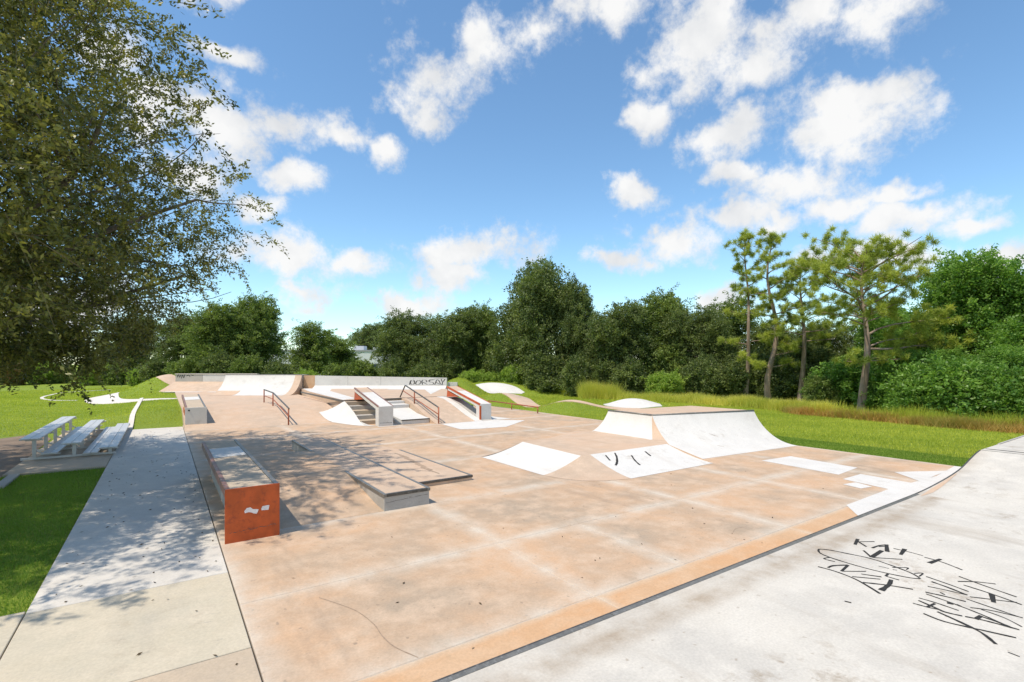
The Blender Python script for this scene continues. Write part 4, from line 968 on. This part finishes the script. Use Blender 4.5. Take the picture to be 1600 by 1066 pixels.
# ------------------------------------------------------------------ grass
def blades(name, u, v, h, w, mat, z=None, lean=.5, tint=None, clump=None):
    n = len(u); z = ground_z(u, v) if z is None else z
    a = rng.uniform(0, math.tau, n); b = rng.uniform(0, math.tau, n); h = h*rng.uniform(.55, 1.3, n); l = lean*h*rng.uniform(.2, 1, n)
    base = np.stack([u, v, z], -1); s = np.stack([np.cos(a), np.sin(a), np.zeros(n)], -1)*(w*.5)
    tip = base+np.stack([np.cos(b)*l, np.sin(b)*l, h], -1)
    V = np.stack([base-s, base+s, tip], 1).reshape(-1, 3)
    t = rng.uniform(0, 1, n) if tint is None else tint
    o = np_mesh(name, V, np.arange(3*n).reshape(-1, 3), mat, None, np.repeat(t, 3)); tag(o, kind='stuff'); return o
def patchy(u, v, f, seed):
    return np.clip(.5+.28*np.sin(u*f+seed)*np.cos(v*f*.83+seed*2)+.22*np.sin(u*f*2.3+v*f*1.7+seed), 0, 1)
def area(n, u0, u1, v0, v1): return rng.uniform(u0, u1, n), rng.uniform(v0, v1, n)
FL = lambda u, v: (u > .7) & (u < 18.5) & (v < 52)
def inpoly_paths(u, v):   # keep blades off the paved pump-track strips
    m = np.zeros(len(u), bool)
    for P, wm, W_ in PATHS:
        lo, hi = P.min(0)-wm/2, P.max(0)+wm/2; s = np.where((u > lo[0]) & (u < hi[0]) & (v > lo[1]) & (v < hi[1]))[0]
        if len(s): m[s[np.any((u[s, None]-P[None, :, 0])**2+(v[s, None]-P[None, :, 1])**2 < (W_[None]/2+.02)**2, axis=1)]] = True
    return m
u, v = area(90000, -7.5, -1.34, 8.14, 18.3); blades('turf_grass', u, v, .05, .012, L_TURF, ground_z(u, v), .6, np.clip(patchy(u, v, 1.1, 1)*.6+rng.uniform(0, .4, len(u)), 0, 1)).name = 'turf_grass'
def lawn(n, u0, u1, v0, v1, h, w, name, test=None, mat=None):
    u, v = area(n, u0, u1, v0, v1); k = ~FL(u, v)
    k &= ~((u > -3.5) & (u < .76) & (v < 29))
    if test is not None: k &= test(u, v)
    u, v = u[k], v[k]; k = ~inpoly_paths(u, v); u, v = u[k], v[k]
    blades(name, u, v, h, w, mat or L_GRASS, None, .7, np.clip(patchy(u, v, .5, 3)*.35+patchy(u, v, 2.7, 6)*.35+rng.uniform(-.05, .4, len(u)), 0, 1))
lawn(70000, -16, .7, 18.5, 48, .075, .025, 'lawn_grass', lambda u, v: ~((u > -6) & (v < 28.5)))
lawn(45000, -26, .7, 48, 72, .09, .05, 'lawn_grass')
lawn(130000, 18.55, 34, -2, 24, .075, .022, 'lawn_grass', lambda u, v: ~((u < 24.6) & (v < 3.9)) & ~((u < 20.6+.1*np.sin(v*2)) & (v < 13.5)))
lawn(26000, 18.5, 20.6, 3.9, 13.5, .045, .014, 'turf_grass', None, L_TURF)
lawn(60000, 18.55, 34, 24, 44, .08, .035, 'lawn_grass')
lawn(24000, 8, 18.5, 30.2, 52, .06, .04, 'turf_grass', lambda u, v: (u*BX[0]+v*AX[0] > -4.6), L_TURF)
# tall grass and brush along the wood's edge
def band(n, pts, depth, h, w, mat, name, lean=.45):
    t = rng.uniform(0, 1, n)*(len(pts)-1); i = t.astype(int); f = t-i; p = np.array(pts)
    X = p[i, 0]*(1-f)+p[np.minimum(i+1, len(p)-1), 0]*f; Y = p[i, 1]*(1-f)+p[np.minimum(i+1, len(p)-1), 1]*f+rng.uniform(0, 1, n)*depth
    X = X+rng.normal(size=n)*.15
    u = X*BX[0]+Y*BX[1]; v = X*AX[0]+Y*AX[1]; c = patchy(u, v, 1.9, 5)
    k = rng.uniform(0, 1, n) < .25+.9*c; u, v, c = u[k], v[k], c[k]
    blades(name, u, v, h*(.6+.7*c), w, mat, None, lean, np.clip(patchy(u, v, .8, 2)*.6+rng.uniform(0, .5, len(u)), 0, 1))
band(9000, [(5.9, 42.2), (8.6, 41.0)], 2.2, 1.15, .03, L_TALL, 'tall_grass', .6)
band(46000, [(8.6, 40.5), (13, 37.2), (16, 33), (17.2, 29.6), (17.8, 28.3)], 2.6, .62, .026, L_TALL, 'tall_grass', .7)
band(26000, [(16.4, 29.2), (18.2, 26.6), (19.6, 23.6), (21.2, 21.4), (24.5, 19.5)], 1.8, .42, .03, L_BRUSH, 'rusty_brush', .9)
band(9000, [(17.0, 28.8), (19.4, 24.6), (21.2, 22.4), (25, 20.5)], 2.6, .65, .03, L_GRASS, 'tall_grass', .5)
band(7000, [(-8, 49), (-4, 50.5), (1, 49.8), (5, 46)], 1.5, .6, .04, L_GRASS, 'tall_grass')
# fallen leaves on the paving
n = 330; u = np.concatenate([rng.uniform(-1.2, .7, 130), rng.uniform(.8, 14, 130), rng.uniform(-1.2, .7, 70)]); v = np.concatenate([rng.uniform(3.2, 27, 130), rng.uniform(3.9, 20, 130), rng.uniform(8, 20, 70)])
ok = ~((u > .75) & (v > 9.2)); u, v = u[ok], v[ok]; n = len(u)
a = rng.uniform(0, 6.28, n); V, F, T = leaves(np.stack([u, v, np.full(n, .012)], -1), np.stack([np.cos(a), np.sin(a), rng.normal(size=n)*.1], -1), rng.uniform(.03, .075, n), rng.uniform(.012, .03, n), rng.uniform(0, 1, n))
V[:, 2] = np.clip(V[:, 2], .005, .03)
o = np_mesh('fallen_leaves', V, F, L_FALL, None, T); tag(o, kind='stuff')
